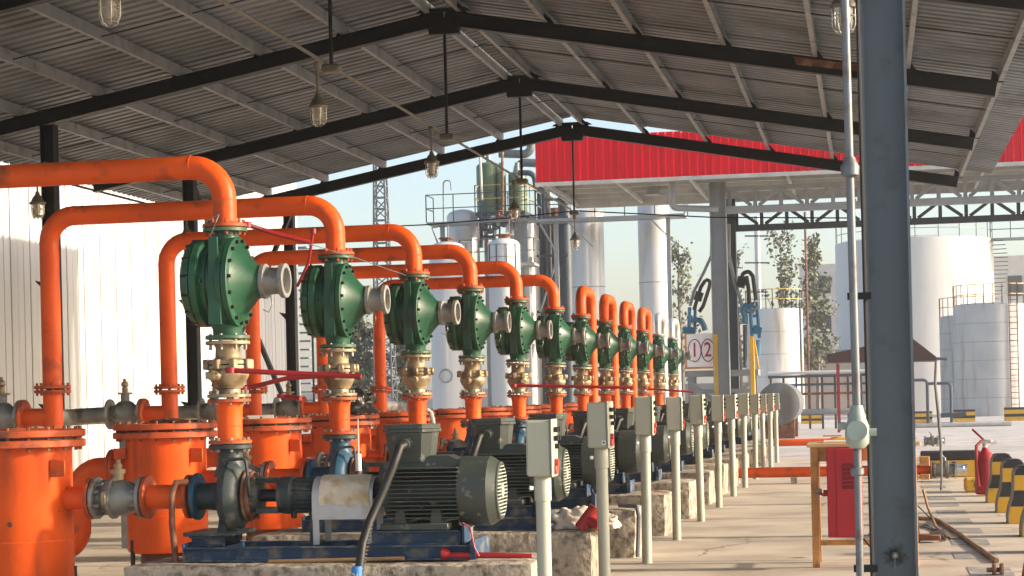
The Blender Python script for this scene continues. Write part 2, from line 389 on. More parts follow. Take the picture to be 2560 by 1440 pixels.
# roof sheets
roofo = bpy.data.objects.new('roof', None); COL.objects.link(roofo); roofo.parent = shed; roofo.location = (0, 0, RZ+.168); roofo.empty_display_size = .1
def sheet_mesh(sx, L, rot):
    mb = MB(); pts = []; n = 4
    for k in range(n):
        y = k*.25; pts += [(y, 0), (y+.135, 0), (y+.160, .042), (y+.215, .042)]
    pts += [(.25*n, 0), (.25*n+.11, 0)]
    vs = []
    for y, h in pts:
        vs.append((sx*.03, y, h-SLP*.03)); vs.append((sx*L, y, h-SLP*L))
    fs = [(2*i, 2*i+1, 2*i+3, 2*i+2) for i in range(len(pts)-1)]
    mb.add(vs, fs); return mb
first = {}
nsh = int((Y1-Y0)/1.0)
for k in range(nsh+1):
    y = Y1-24-(k+1)*1.0-.10
    for sx, L in ((1, 8.18), (-1, 8.3)):
        if sx not in first:
            o = sheet_mesh(sx, L, 0).build('roof_sheet', 'roof', roofo, ang=0); first[sx] = o
        else:
            o = link('roof_sheet', first[sx].data, roofo)
        o.location = (0, y, .001 if k % 2 else .005)
mb = MB(); mb.add([(-.22, Y0-24, RZ+.20), (0, Y0-24, RZ+.25), (.10, Y0-24, RZ+.235), (-.22, 38.2-24, RZ+.20), (0, 38.2-24, RZ+.25), (.10, 38.2-24, RZ+.235)], [(0, 1, 4, 3), (1, 2, 5, 4)])
mb.build('ridge_cap', 'roof', shed, ang=0)
# eave strut and bracing on the left
mb = MB(); mb.cyl((-8.15, Y0-24, ztop(RX-8.15)+.03), (-8.15, Y1-24, ztop(RX-8.15)+.03), .022, 8); mb.build('eave_rod', 'black', shed)
mb = MB(); mb.bar((-5.95, 33-24+.1, 5.5), (-5.95, 39-24-.1, 1.2), .08, .08); mb.build('cross_brace', 'black', shed)
mb = MB(); mb.bar((-5.87, 33-24+.1, 1.2), (-5.87, 39-24-.1, 5.5), .08, .08); mb.build('cross_brace', 'black', shed)
for fy in (27, 33, 39):
    for z in (3.4, 1.6, 5.1):
        mb = MB(); mb.prism([(-5.95-.1, z), (-5.95-.26, z+.03), (-5.95-.1, z-.14)], 1, fy-24-.04, fy-24+.04); mb.build('girt_cleat', 'black', shed, ang=0)
# rust patch plate on the third visible rafter
mb = MB(); zz = ztop(-.55)
mb.add([(4.85, 27-24-.078, RZ-.02-SLP*4.85), (6.3, 27-24-.078, RZ-.02-SLP*6.3), (6.3, 27-24-.078, RZ-.1-SLP*6.3), (4.9, 27-24-.078, RZ-.13-SLP*4.9)], [(0, 1, 2, 3)]); mb.build('primer_patch', 'rust', shed, ang=0)

# hanger rods, conduit and lamps
LX = RX-.03
for k, fy in enumerate((15, 21, 27, 33, 39)):
    o = thing('hanger_rod', 'thin black rod hanging from ridge plate, %s of the row' % ORD[k], 'hanger rod', (RX, fy, 0), 'rods hanging from the ridge')
    mb = MB(); mb.cyl((0, 0, 5.27), (0, 0, RZ-.33), .022, 8); mb.build('rod', 'black', o)
    mb = MB(); mb.cbox(-.10, .10, -.06, .10, 5.20, 5.29, .02); mb.build('junction', 'lampcap', o)
cd = MB(); cd.cyl((LX-.04, 9, 5.31), (LX-.04, 39.0, 5.31), .019, 8)
tag(cd.build('lamp_conduit', 'lampcap'), 'long thin conduit running under the ridge between lamps', 'conduit')
def lamp_proto():
    o = thing('pendant_lamp', '', 'lamp', (0, 0, 0), 'caged pendant lamps')
    mb = MB(); mb.cyl((0, 0, .34), (0, 0, .62), .014, 8); mb.lathe((0, 0, .60), (0, 0, 1), [(0, .03), (.02, .045), (.07, .045), (.09, .02)], 10); mb.build('stem', 'lampcap', o)
    mb = MB(); mb.lathe((0, 0, .18), (0, 0, 1), [(0, .105), (.025, .11), (.045, .085), (.10, .06), (.13, .032), (.17, .026)], 16); mb.build('cap', 'lampcap', o)
    mb = MB(); mb.lathe((0, 0, 0), (0, 0, 1), [(.0, .01), (.006, .035), (.025, .06), (.06, .07), (.18, .072)], 16); mb.build('glass_globe', 'glass', o)
    mb = MB(); mb.lathe((0, 0, .05), (0, 0, 1), [(0, .01), (.02, .028), (.10, .03), (.13, .02)], 10); mb.build('bulb', 'bulb', o)
    mb = MB()
    for k in range(6):
        a = k*math.pi/3
        c, s_ = math.cos(a), math.sin(a)
        mb.tube([(c*.088, s_*.088, .185), (c*.088, s_*.088, .06), (c*.065, s_*.065, .0), (c*.02, s_*.02, -.02)], .0045, 5)
    for zz, rr in ((.12, .088), (.012, .068)):
        mb.tube([(math.cos(k*math.pi/6)*rr, math.sin(k*math.pi/6)*rr, zz) for k in range(13)], .0045, 5)
    mb.build('cage', 'cage', o)
    return o
lp = lamp_proto()
lamps = [((at(275, 60, 14.6)), 'caged pendant lamp at the top left, cut by the picture edge'),
         ((LX-.02, 20.6, 4.57), 'caged pendant lamp hanging below the second conduit bracket'),
         ((LX-.02, 26.2, 4.60), 'caged pendant lamp in front of the pale sky beside green vessel'),
         ((LX, 32.4, 4.52), 'dark caged pendant lamp in front of the process tower'),
         ((RX+.02, 38.9, 4.50), 'caged pendant lamp on the cable hub before the pale column'),
         ((at(95, 545, 24.5)), 'caged lamp beside the black post at far left'),
         ((at(2110, 80, 15.2)), 'caged lamp half hidden behind the grey conduit by big column'),
         ((at(468, 618, 31.0)), 'small caged lamp by the second black post')]
for k, (p, lab) in enumerate(lamps):
    if k == 0: lp.location = p; lp['label'] = lab
    else: copy_tree(lp, None, p, lab)
for k, (p, y) in enumerate(((at(95, 440, 24.5), 27), (at(468, 545, 31), 33))):
    o = MB().tube([(p.x, p.y, p.z+.05), (p.x, p.y+.2, p.z+.2), (p.x, y-.11, p.z+.2)], .016, 6).build('lamp_bracket', 'lampcap')
    tag(o, 'thin bracket arm holding lamp off %s black post' % ('the first' if k == 0 else 'the second'), 'bracket')
p0, p1, p2, p3 = at(700, 578, 39.05), at(1062, 562, 39.05), at(1440, 527, 39.05), at(2135, 545, 39.05)
tag(MB().tube([p0, p1, (p1+p2)/2+Vector((0, 0, -.02)), p2, (p2*.5+p3*.5)+Vector((0, 0, -.06)), p3], .014, 6).build('overhead_cable', 'black'), 'thin black cable strung across the shed end through the lamp hub', 'cable')

# big right column stain, conduit and junction box
tag(MB().lathe((.085, 8.985, .80), (0, -1, 0), [(0, .016), (.02, .014), (.05, .006)], 8).build('column_plug', 'pvc'), 'pale plug with hanging wire low on the big grey column', 'plug')
tag(MB().tube([(.085, 8.93, .80), (.08, 8.92, .74), (.075, 8.925, .62), (.074, 8.93, .3)], .0025, 5).build('hanging_wire', 'conduit'), 'thin grey wire hanging from plug on the big column', 'wire')
cp = thing('vertical_conduit', 'tall galvanised conduit pipe with couplings in front of the big grey column', 'conduit', (-.068, 8.82, 0))
MB().cyl((-.004, 0, .009), (-.002, 0, 1.30), .0175, 14).build('lower_pipe', 'conduit', cp)
MB().cyl((0, 0, 1.48), (-.022, 0, 5.7), .019, 14).build('upper_pipe', 'conduit', cp)
mb = MB(); mb.lathe((-.004, 0, 2.49), (0, 0, 1), [(0, .024), (.01, .04), (.05, .042), (.07, .03), (.09, .024)], 12); mb.lathe((-.004, 0, 1.17), (0, 0, 1), [(0, .024), (.005, .03), (.03, .03), (.035, .024)], 12); mb.build('coupling', 'conduit', cp)
mb = MB(); mb.lathe((0, 0, 1.29), (0, 0, 1), [(0, .03), (.02, .05), (.06, .055), (.10, .052), (.13, .04), (.19, .026)], 16)
mb.cyl((0, -.05, 1.37), (0, -.085, 1.37), .045, 16); mb.cyl((-.05, 0, 1.39), (-.085, 0, 1.39), .018, 10); mb.cyl((.05, 0, 1.36), (.085, 0, 1.36), .018, 10); mb.build('junction_box', 'jbox', cp)
mb = MB()
for z in (.74, 1.95, 3.3): mb.box(-.03, .075, .0, .05, z, z+.03)
mb.build('pipe_clamp', 'black', cp)
MB().cyl((.052, .05, .009), (.045, .05, 3.4), .009, 8).build('cable', 'dark', cp)

# ================================================================= pump lines
PX = -4.43
PY = [13.15, 16.03, 18.91, 21.68, 24.6, 27.6, 30.23, 32.9, 35.6, 38.36, 41.3, 44.26]
QY = [12.2, 15.0, 17.86, 20.65, 23.63, 26.46, 29.25, 31.95, 34.9, 37.6, 40.2, 42.8]
def flange(mb, o, ax, r, t=.028, seg=24): 
    o = Vector(o); a = Vector(ax).normalized()
    mb.lathe(o-a*t/2, a, [(0, r*.97), (t*.12, r), (t*.88, r), (t, r*.97)], seg)

def ring(mb, p, d, r):
    d = Vector(d).normalized(); mb.lathe(Vector(p)-d*.006, d, [(0, r), (.002, r+.006), (.010, r+.006), (.012, r)], 20)
# ---- concrete plinths (each one rough in its own way)
def plinth(i, y):
    x0, x1, y0, y1, h = -.66, 2.2, -.46, .46, .47
    nx, ny, nz = 30, 8, 6; mb = MB(); idx = {}
    def jit(x, yy, z):
        p = Vector((x*1.9+i*13.7, yy*1.9+i*3.1, z*2.2)); q = Vector((x*7+i*5, yy*7, z*7))
        n = noise.noise_vector(p)*.028+noise.noise_vector(q)*.010
        edge = sum((abs(x-x0) < 1e-6 or abs(x-x1) < 1e-6, abs(yy-y0) < 1e-6 or abs(yy-y1) < 1e-6, abs(z-h) < 1e-6))
        c = Vector(((x0+x1)/2, 0, h/2)); k = .012+.022*abs(noise.noise(q*1.3)) if edge >= 2 else 0
        v = Vector((x, yy, z))
        if k:
            d = Vector((math.copysign(1, x-c.x) if (abs(x-x0) < 1e-6 or abs(x-x1) < 1e-6) else 0, math.copysign(1, yy) if abs(abs(yy)-y1) < 1e-6 else 0, 1 if abs(z-h) < 1e-6 else 0)); v -= d*k
        if z < 1e-6: n.z = 0
        if abs(z-h) < 1e-6: n.z *= .35; n.z -= .004
        return v+n*Vector((1, 1, 1)).x
    def vid(a, b, c):
        k = (a, b, c)
        if k not in idx:
            idx[k] = len(mb.v); mb.v.append(tuple(jit(x0+(x1-x0)*a/nx, y0+(y1-y0)*b/ny, h*c/nz)))
        return idx[k]
    for a in range(nx):
        for c in range(nz):
            for b in (0, ny): mb.f.append((vid(a, b, c), vid(a+1, b, c), vid(a+1, b, c+1), vid(a, b, c+1)))
        for b in range(ny): mb.f.append((vid(a, b, nz), vid(a+1, b, nz), vid(a+1, b+1, nz), vid(a, b+1, nz)))
    for b in range(ny):
        for c in range(nz):
            for a in (0, nx): mb.f.append((vid(a, b, c), vid(a, b+1, c), vid(a, b+1, c+1), vid(a, b, c+1)))
    o = mb.build('concrete_plinth', 'plinth', None, (PX, y, 0), ang=30)
    tag(o, 'rough concrete plinth under the %s pump of the row' % ORD[i], 'plinth', 'pump plinths')
for i, y in enumerate(PY): plinth(i, y)

# ---- pump set prototype
def channel(mb, x0, x1, yf, z0, z1, d=.06, t=.010, sgn=-1):
    """C channel along x, open toward sgn*y"""
    mb.box(x0, x1, yf, yf-sgn*d, z1-t, z1); mb.box(x0, x1, yf, yf-sgn*d, z0, z0+t)
    mb.box(x0, x1, yf-sgn*d, yf-sgn*(d-.008), z0+t, z1-t)
def make_pump(body, lab):
    o = thing('pump_set', lab, 'pump', (PX, 0, 0), 'motor pump sets on plinths')
    # skid
    mb = MB()
    for sg in (-1, 1):
        channel(mb, -.25, 1.76, sg*.30, .475, .572, sgn=sg)
    mb.box(1.762, 1.772, -.32, .32, .475, .60); mb.box(-.262, -.252, -.30, .30, .475, .60)
    mb.box(.0, .01, -.235, .235, .475, .57); mb.box(.9, .91, -.235, .235, .475, .57)
    mb.prism([(1.773, .475), (1.80, .475), (1.80, .60), (1.773, .66)], 1, -.32, -.30)
    sk = mb.build('skid', 'blue', o, ang=0)
    mb = MB()
    for sg in (-1, 1): channel(mb, 1.06, 1.68, sg*.26, .575, .668, sgn=sg)
    mb.box(1.70, 1.715, -.26, -.06, .575, .70); mb.box(1.06, 1.068, -.2, .2, .575, .665); mb.box(1.672, 1.68, -.2, .2, .575, .665)
    mb.build('motor_rail', 'blue', o, ang=0)
    mb = MB()
    for sg in (-1, 1): channel(mb, -.24, .0, sg*.22, .575, .642, sgn=sg)
    mb.build('pump_pedestal', 'blue', o, ang=0)
    mb = MB(); mb.cbox(-.275, .09, -.245, .245, .645, .672, .004); mb.build('foot_plate', body, o, ang=0)
    # volute
    zc = .91; mb = MB()
    prof = [(-.10, .06), (-.095, .12), (-.075, .19), (-.045, .235), (0, .255), (.045, .24), (.075, .20), (.09, .15), (.10, .11)]
    mb.lathe((.02, 0, zc), (1, 0, 0), prof, 28)
    mb.prism([(-.16, .672), (.16, .672), (.10, .80), (-.10, .80)], 0, -.055, .0)
    mb.prism([(-.055, .672), (.075, .672), (.045, .74), (-.03, .74)], 1, -.10, .10)
    vo = mb.build('volute_casing', body, o)
    mb = MB(); mb.lathe((0, 0, 1.05), (0, 0, 1), [(0, .125), (.06, .10), (.12, .085), (.19, .085)], 20); mb.build('discharge_neck', body, vo)
    mb = MB(); mb.lathe((.0, 0, zc), (-1, 0, 0), [(.05, .125), (.10, .10), (.20, .092), (.235, .092)], 20); mb.build('suction_neck', body, vo)
    mb = MB(); flange(mb, (0, 0, 1.255), (0, 0, 1), .152, .032); mb.build('discharge_flange', 'slate', o)
    mb = MB(); flange(mb, (-.247, 0, zc), (1, 0, 0), .165, .034); mb.build('suction_flange', 'bluepump', o)
    mb = MB(); flange(mb, (.128, 0, zc), (1, 0, 0), .185, .016); mb.build('gasket_ring', 'rust', o)
    mb = MB(); flange(mb, (.155, 0, zc), (1, 0, 0), .17, .03); mb.bolts((.175, 0, zc), (1, 0, 0), .15, 10, .013, .05); mb.build('back_cover', 'rust', o)
    # bracket with open window and bearing housing
    mb = MB(); mb.lathe((.17, 0, zc), (1, 0, 0), [(0, .15), (.03, .135), (.05, .12)], 22)
    mb.lathe((.36, 0, zc), (1, 0, 0), [(0, .125), (.02, .13), (.09, .135), (.12, .105), (.25, .10), (.27, .085), (.275, .04)], 22)
    mb.prism([(-.125, .79), (.125, .79), (.125, .825), (-.125, .825)], 0, .215, .37); mb.prism([(-.10, 1.0), (.10, 1.0), (.07, 1.035), (-.07, 1.035)], 0, .215, .37)
    mb.build('bearing_bracket', 'slate', o)
    mb = MB(); mb.cyl((.2, 0, zc), (.37, 0, zc), .045, 14); mb.build('seal_gland', 'dark', o)
    mb = MB()
    for k in range(9):
        a = R(-80+k*20); cc, ss = math.cos(a), math.sin(a)
        mb.bar((.475, -cc*.113, zc+ss*.113), (.605, -cc*.113, zc+ss*.113), .006, .03, (0, -cc, ss))
    mb.build('housing_fins', 'slate', o, kind='stuff', ang=0)
    mb = MB(); mb.prism([(-.06, .573), (.06, .573), (.04, .62), (.035, .83), (-.035, .83), (-.04, .62)], 0, .575, .60); mb.prism([(-.13, .573), (.13, .573), (.13, .588), (-.13, .588)], 0, .55, .625); mb.build('bearing_leg', 'slate', o, ang=0)
    mb = MB(); mb.cyl((.46, -.03, .75), (.46, -.03, .80), .022, 8); mb.build('drain_plug', 'dark', o)
    mb = MB(); mb.tube(fillet([(-.02, -.05, 1.10), (-.015, -.13, 1.165), (.16, -.15, 1.175), (.185, -.16, .915), (.20, -.10, .905)], .03, 4), .0115, 8); mb.build('seal_flush_pipe', 'slate', o)
    # coupling and guard
    mb = MB(); mb.cyl((.62, 0, zc), (1.12, 0, zc), .035, 12); mb.cyl((.74, 0, zc), (.86, 0, zc), .10, 20); mb.cyl((.87, 0, zc), (.99, 0, zc), .10, 20); mb.build('coupling', 'dark', o)
    def arch(rad, x0, x1, zb, a0=-90, a1=90, t=.003, zc_=.885):
        mb = MB(); P = []
        if a0 <= -90: P.append((-rad, zb))
        for k in range(15):
            a = R(a0+(a1-a0)*k/14); P.append((rad*math.sin(a), zc_+rad*math.cos(a)))
        if a1 >= 90: P.append((rad, zb))
        n = len(P); vs = []
        for rr in (0, t):
            f = (rad-rr)/rad
            for x in (x0, x1):
                for p in P: vs.append((x, p[0]*f, zc_+(p[1]-zc_)*f if p[1] > zc_ else p[1]))
        fs = []
        for i in range(n-1):
            fs += [(i, i+1, n+i+1, n+i), (2*n+i, 3*n+i, 3*n+i+1, 2*n+i+1), (i, 2*n+i, 2*n+i+1, i+1), (n+i, n+i+1, 3*n+i+1, 3*n+i)]
        fs += [(0, n, 3*n, 2*n), (n-1, 2*n-1+0, 4*n-1, 3*n-1)]
        return mb.add(vs, fs)
    gd = arch(.150, .625, 1.055, .745).build('coupling_guard', 'guard', o)
    mb = MB()
    for sg in (-1, 1):
        for x in (.63, 1.005): mb.box(x, x+.045, sg*.1505-.0015, sg*.1505+.0015, .574, .80)
    mb.build('guard_leg', 'guard', gd, ang=0)
    # motor
    mo = MB(); zm = .92; mo.lathe((1.12, 0, zm), (1, 0, 0), [(0, .09), (.002, .15), (.02, .185), (.04, .19), (.56, .19)], 26)
    mo = mo.build('motor', 'motor', o)
    mb = MB()
    for k in range(13):
        z = zm-.168+k*.028; w = .238 if abs(k-6) < 5 else .225
        for sg in (-1, 1):
            mb.box(1.165, 1.665, sg*.10, sg*w, z-.0035, z+.0035)
    for k in range(9):
        y = -.11+k*.0275; mb.box(1.165, 1.665, y-.003, y+.003, zm+.10, zm+.222)
    mb.build('cooling_fins', 'motor', mo, kind='stuff', ang=0)
    mb = MB(); mb.lathe((1.655, 0, zm), (1, 0, 0), [(0, .20), (.0, .233), (.012, .238), (.205, .238), (.262, .200), (.275, .198), (.278, .186), (.275, .178), (.255, .176), (.252, .02)], 36, False); mb.build('fan_cover', 'motor', mo, ang=20)
    mb = MB(); mb.cyl((1.86, 0, zm), (1.90, 0, zm), .172, 24); mb.build('fan_shade_disc', 'dark', mo)  # dark disc stands for the shade inside the cover
    mb = MB()
    for k in range(15):
        z = -.165+k*.0236; w = math.sqrt(max(.0004, .178**2-z*z)); mb.box(1.925, 1.935, -w, w, zm+z-.004, zm+z+.004)
    mb.cyl((1.922, 0, zm), (1.938, 0, zm), .045, 16); mb.build('grille', 'box', mo, kind='stuff', ang=0)
    mb = MB()
    for x in (1.22, 1.47):
        mb.prism([(x, .715), (x+.085, .715), (x+.07, .80), (x+.012, .80)], 1, -.215, .215)
    mb.cbox(1.13, 1.60, -.25, -.12, .672, .716, .005); mb.cbox(1.13, 1.60, .12, .25, .672, .716, .005)
    mb.build('motor_feet', 'motor', mo)
    mb = MB(); mb.prism([(1.13, 1.09), (1.66, 1.09), (1.66, 1.135), (1.58, 1.17), (1.46, 1.17), (1.40, 1.13), (1.13, 1.13)], 1, -.11, .11); mb.build('motor_hump', 'motor', mo)
    mb = MB(); mb.prism([(-.165, -.10), (-.10, -.15), (.10, -.15), (.165, -.10), (.165, .10), (.10, .15), (-.10, .15), (-.165, .10)], 2, 0, .20)
    for q in range(len(mb.v)):
        v = mb.v[q]; s_ = .86+.14*(v[2]/.20); mb.v[q] = (v[0]*s_, v[1]*s_, v[2])
    tb = mb.build('terminal_box', 'motor', mo, (1.31, 0, 1.13), ang=25)
    mb = MB()
    for z0, z1, gsc in ((.203, .222, 1.10), (.225, .255, 1.07)):
        P = [(x*gsc, y*gsc) for x, y in ((-.165, -.10), (-.10, -.15), (.10, -.15), (.165, -.10), (.165, .10), (.10, .15), (-.10, .15), (-.165, .10))]
        mb.prism(P, 2, z0, z1)
    mb.build('terminal_box_lid', 'motor', tb, ang=25)
    mb = MB(); mb.cyl((-.01, -.13, .13), (-.01, -.21, .12), .036, 14); mb.cyl((-.01, -.15, .13), (-.01, -.165, .128), .05, 6); mb.build('cable_gland', 'motor', tb)
    return o
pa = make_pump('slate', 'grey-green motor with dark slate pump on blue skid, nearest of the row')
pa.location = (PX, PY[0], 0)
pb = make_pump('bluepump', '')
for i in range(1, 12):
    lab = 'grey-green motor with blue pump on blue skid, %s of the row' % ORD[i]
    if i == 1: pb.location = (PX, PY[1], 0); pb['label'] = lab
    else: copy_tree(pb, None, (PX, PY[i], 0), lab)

# stained paper wrapped over the nearest guard, and the marker stick on it
mb = MB(); vs = []; fs = []; nu, nv = 14, 16
for a in range(nu+1):
    for b in range(nv+1):
        x = .675+.355*a/nu; an = R(-98+150*b/nv); n1 = noise.noise(Vector((x*9, b*.35, 1)))*.010+.006
        z_e = .04*noise.noise(Vector((x*14, 3, 5))) if b == 0 else 0
        rr = .152+abs(n1)+.001
        vs.append((x, rr*math.sin(an), .885+rr*math.cos(an)+z_e if an > R(-90) else .845+z_e))
for a in range(nu):
    for b in range(nv): fs.append((a*(nv+1)+b, (a+1)*(nv+1)+b, (a+1)*(nv+1)+b+1, a*(nv+1)+b+1))
mb.add(vs, fs); tag(mb.build('paper_wrap', 'paper', None, (PX, PY[0], 0)), 'brown stained paper wrapped over the nearest coupling guard', 'paper')
st = thing('grease_stick', 'upright thin stick with white taped tube behind the nearest coupling guard', 'stick', (at(897, 1195, 13.45)))
MB().cyl((0, 0, -.02), (0, 0, .05), .019, 10).build('base_tube', 'rust', st); MB().cyl((0, 0, .05), (.0, 0, .17), .021, 10).build('white_tape', 'paperwhite', st); MB().cyl((0, 0, .17), (.004, 0, .42), .008, 8, .003).build('rod', 'pvc', st)

# ---- spool piece
def make_spool():
    o = thing('spool_pipe', '', 'pipe', (0, 0, 0), 'orange spool pipes above the pumps')
    mb = MB(); mb.lathe((0, 0, 1.30), (0, 0, 1), [(0, .088), (.12, .088), (.22, .092), (.265, .105)], 22); mb.tube([(math.cos(k*R(30))*.088, math.sin(k*R(30))*.088, 1.40) for k in range(13)], .004, 5); mb.build('pipe', 'orange', o)
    for z in (1.289, 1.578):
        mb = MB(); flange(mb, (0, 0, z), (0, 0, 1), .152, .026); mb.build('flange', 'orange_flange', o)
    mb = MB(); mb.bolts((0, 0, 1.27), (0, 0, 1), .125, 8, .012, .10); mb.bolts((0, 0, 1.60), (0, 0, 1), .125, 8, .012, .10); mb.build('bolts', 'steel', o, kind='stuff')
    return o
# ---- bronze ball valve
def make_valve():
    o = thing('ball_valve', '', 'valve', (0, 0, 0), 'bronze ball valves in the risers')
    mb = MB(); mb.lathe((0, 0, 1.605), (0, 0, 1), [(0, .10), (.02, .085), (.055, .083), (.06, .098), (.075, .10), (.095, .115), (.14, .14), (.165, .143), (.19, .135), (.195, .12)], 24); mb.build('lower_body', 'brass', o)
    mb = MB()
    for z in (1.812, 1.845):
        flange(mb, (0, 0, z), (0, 0, 1), .15, .028, 20)
    for k in range(8):
        a = k*R(45)+.2; mb.cbox(math.cos(a)*.15-.025, math.cos(a)*.15+.025, math.sin(a)*.15-.025, math.sin(a)*.15+.025, 1.795, 1.868, .008)
    mb.build('clamp_ring', 'brass', o)
    mb = MB(); mb.lathe((0, 0, 1.86), (0, 0, 1), [(0, .11), (.02, .09), (.09, .086), (.11, .10)], 22); mb.build('upper_neck', 'brass', o)
    mb = MB(); flange(mb, (0, 0, 1.983), (0, 0, 1), .155, .026); flange(mb, (0, 0, 1.612), (0, 0, 1), .152, .024); mb.build('end_flange', 'brass', o)
    mb = MB(); mb.cyl((.02, -.13, 1.755), (.02, -.20, 1.755), .035, 12); mb.cbox(-.02, .06, -.215, -.195, 1.73, 1.78, .005); mb.build('stem', 'brass', o)
    mb = MB(); mb.bolts((0, 0, 1.99), (0, 0, 1), .13, 8, .011, .11); mb.build('bolts', 'steel', o, kind='stuff')
    return o
# ---- green separator
def make_filter():
    o = thing('separator', '', 'separator', (0, 0, 0), 'green separators on the risers')
    zc = 2.405; ax = (1, 0, 0)
    mb = MB(); mb.lathe((0, 0, zc), ax, [(-.15, .20), (-.12, .262), (.02, .262), (.05, .262)], 32)
    mb.build('drum', 'green', o)
    mb = MB(); mb.lathe((0, 0, zc), ax, [(-.262, .16), (-.25, .26), (-.225, .295), (-.18, .305), (-.178, .285), (-.172, .285), (-.17, .308), (-.125, .308), (-.115, .27), (-.10, .25)], 36); mb.build('back_flange', 'green', o)
    mb = MB(); mb.lathe((0, 0, zc), ax, [(.0, .25), (.015, .285), (.02, .315), (.058, .318), (.0585, .30), (.063, .30), (.064, .318), (.100, .318), (.105, .31)], 40); mb.build('front_flange', 'green', o)
    mb = MB(); mb.lathe((0, 0, zc), ax, [(.104, .262), (.108, .258), (.225, .125), (.262, .112)], 36); mb.build('cone', 'green', o)
    mb = MB(); mb.bolts((.103, 0, zc), ax, .288, 16, .014, .05, .1); mb.bolts((-.178, 0, zc), ax, .296, 14, .012, .11, .1); mb.build('bolts', 'dark', o, kind='stuff')
    mb = MB()
    for sg in (-1, 1):
        mb.prism([(-.045, zc-.30), (.045, zc-.30), (.03, zc+.30), (-.03, zc+.30)], 1, sg*.262-.012, sg*.262+.012)
    mb.prism([(-.262, zc-.012), (-.30, zc-.012), (-.30, zc+.012), (-.262, zc+.012)], 0, -.1, -.09)
    for x in (-.075, -.005): mb.lathe((x, 0, zc), ax, [(-.006, .255), (-.005, .278), (.005, .278), (.006, .255)], 32)
    mb.build('rib', 'green', o)
    mb = MB(); mb.lathe((0, 0, 2.66), (0, 0, 1), [(-.06, .14), (0, .11), (.05, .10), (.10, .10)], 20); mb.lathe((0, 0, 2.03), (0, 0, 1), [(0, .10), (.04, .102), (.09, .115), (.14, .15)], 20); mb.build('neck', 'green', o)
    for z in (2.772, 2.022):
        mb = MB(); flange(mb, (0, 0, z), (0, 0, 1), .155, .028); mb.build('flange', 'greenlite', o)
    nz = MB(); nz.lathe((0, 0, zc), ax, [(.263, .118), (.268, .122), (.295, .122), (.30, .10), (.315, .095), (.36, .092), (.395, .094), (.40, .117), (.405, .122), (.435, .122), (.44, .118), (.44, .09), (.42, .087), (.36, .085), (.355, .01)], 30, False)
    nz.build('outlet_nozzle', 'gauge', o)
    MB().tube([(.33, -.03, zc-.1), (.345, -.05, zc-.17), (.32, -.05, zc-.22), (.28, -.05, zc-.2)], .004, 5).build('loose_wire', 'steel', o)
    return o
# ---- strainer pot
def make_pot():
    o = thing('strainer_pot', '', 'strainer', (0, 0, 0), 'orange strainer pots')
    mb = MB(); mb.lathe((0, 0, .30), (0, 0, 1), [(0, .30), (.01, .335), (.03, .345), (.95, .345), (.977, .35)], 36); mb.build('shell', 'orange_pot', o)
    mb = MB(); ring(mb, (0, 0, .62), (0, 0, 1), .3435); mb.build('weld_seam', 'orange_pot', o)
    mb = MB(); flange(mb, (0, 0, 1.305), (0, 0, 1), .445, .055, 40); mb.build('shell_flange', 'orange_flange', o)
    ld = MB(); flange(ld, (0, 0, 1.377), (0, 0, 1), .445, .055, 40); ld.lathe((0, 0, 1.404), (0, 0, 1), [(0, .20), (.012, .19)], 24); ld = ld.build('lid', 'orange_flange', o)
    mb = MB(); mb.lathe((0, 0, 1.331), (0, 0, 1), [(0, .40), (.02, .40)], 30); mb.build('gasket', 'dark', o)
    mb = MB(); mb.bolts((0, 0, 1.34), (0, 0, 1), .405, 18, .013, .17); mb.build('bolts', 'rust', o, kind='stuff')
    mb = MB(); mb.lathe((0, 0, .009), (0, 0, 1), [(0, .24), (.29, .23)], 24); mb.build('skirt', 'rust', o)
    mb = MB(); mb.cyl((.30, 0, .91), (.52, 0, .91), .084, 20); mb.build('outlet_nozzle', 'orange', o)
    mb = MB(); flange(mb, (.515, 0, .91), (1, 0, 0), .152, .028); mb.build('outlet_flange', 'orange_flange', o)
    mb = MB(); mb.cyl((-.30, 0, 1.02), (-.45, 0, 1.02), .10, 20); mb.build('inlet_nozzle', 'orange', o)
    mb = MB(); flange(mb, (-.455, 0, 1.02), (1, 0, 0), .17, .028); mb.build('inlet_flange', 'orange_flange', o)
    mb = MB(); mb.cbox(-.375, -.27, -.25, -.235, 1.11, 1.20, .004); mb.cbox(.29, .40, -.20, -.185, 1.07, 1.19, .004); mb.build('lug', 'orange', o)
    for a in (130, 230, 20):
        x, y = math.cos(R(a))*.34, math.sin(R(a))*.34; mb = MB(); mb.bar((x, y, .01), (x, y, .42), .03, .03); mb.build('leg', 'dark', o)
    MB().cyl((.05, -.345, .75), (.05, -.352, .75), .02, 8).build('name_boss', 'rust', o)
    return o
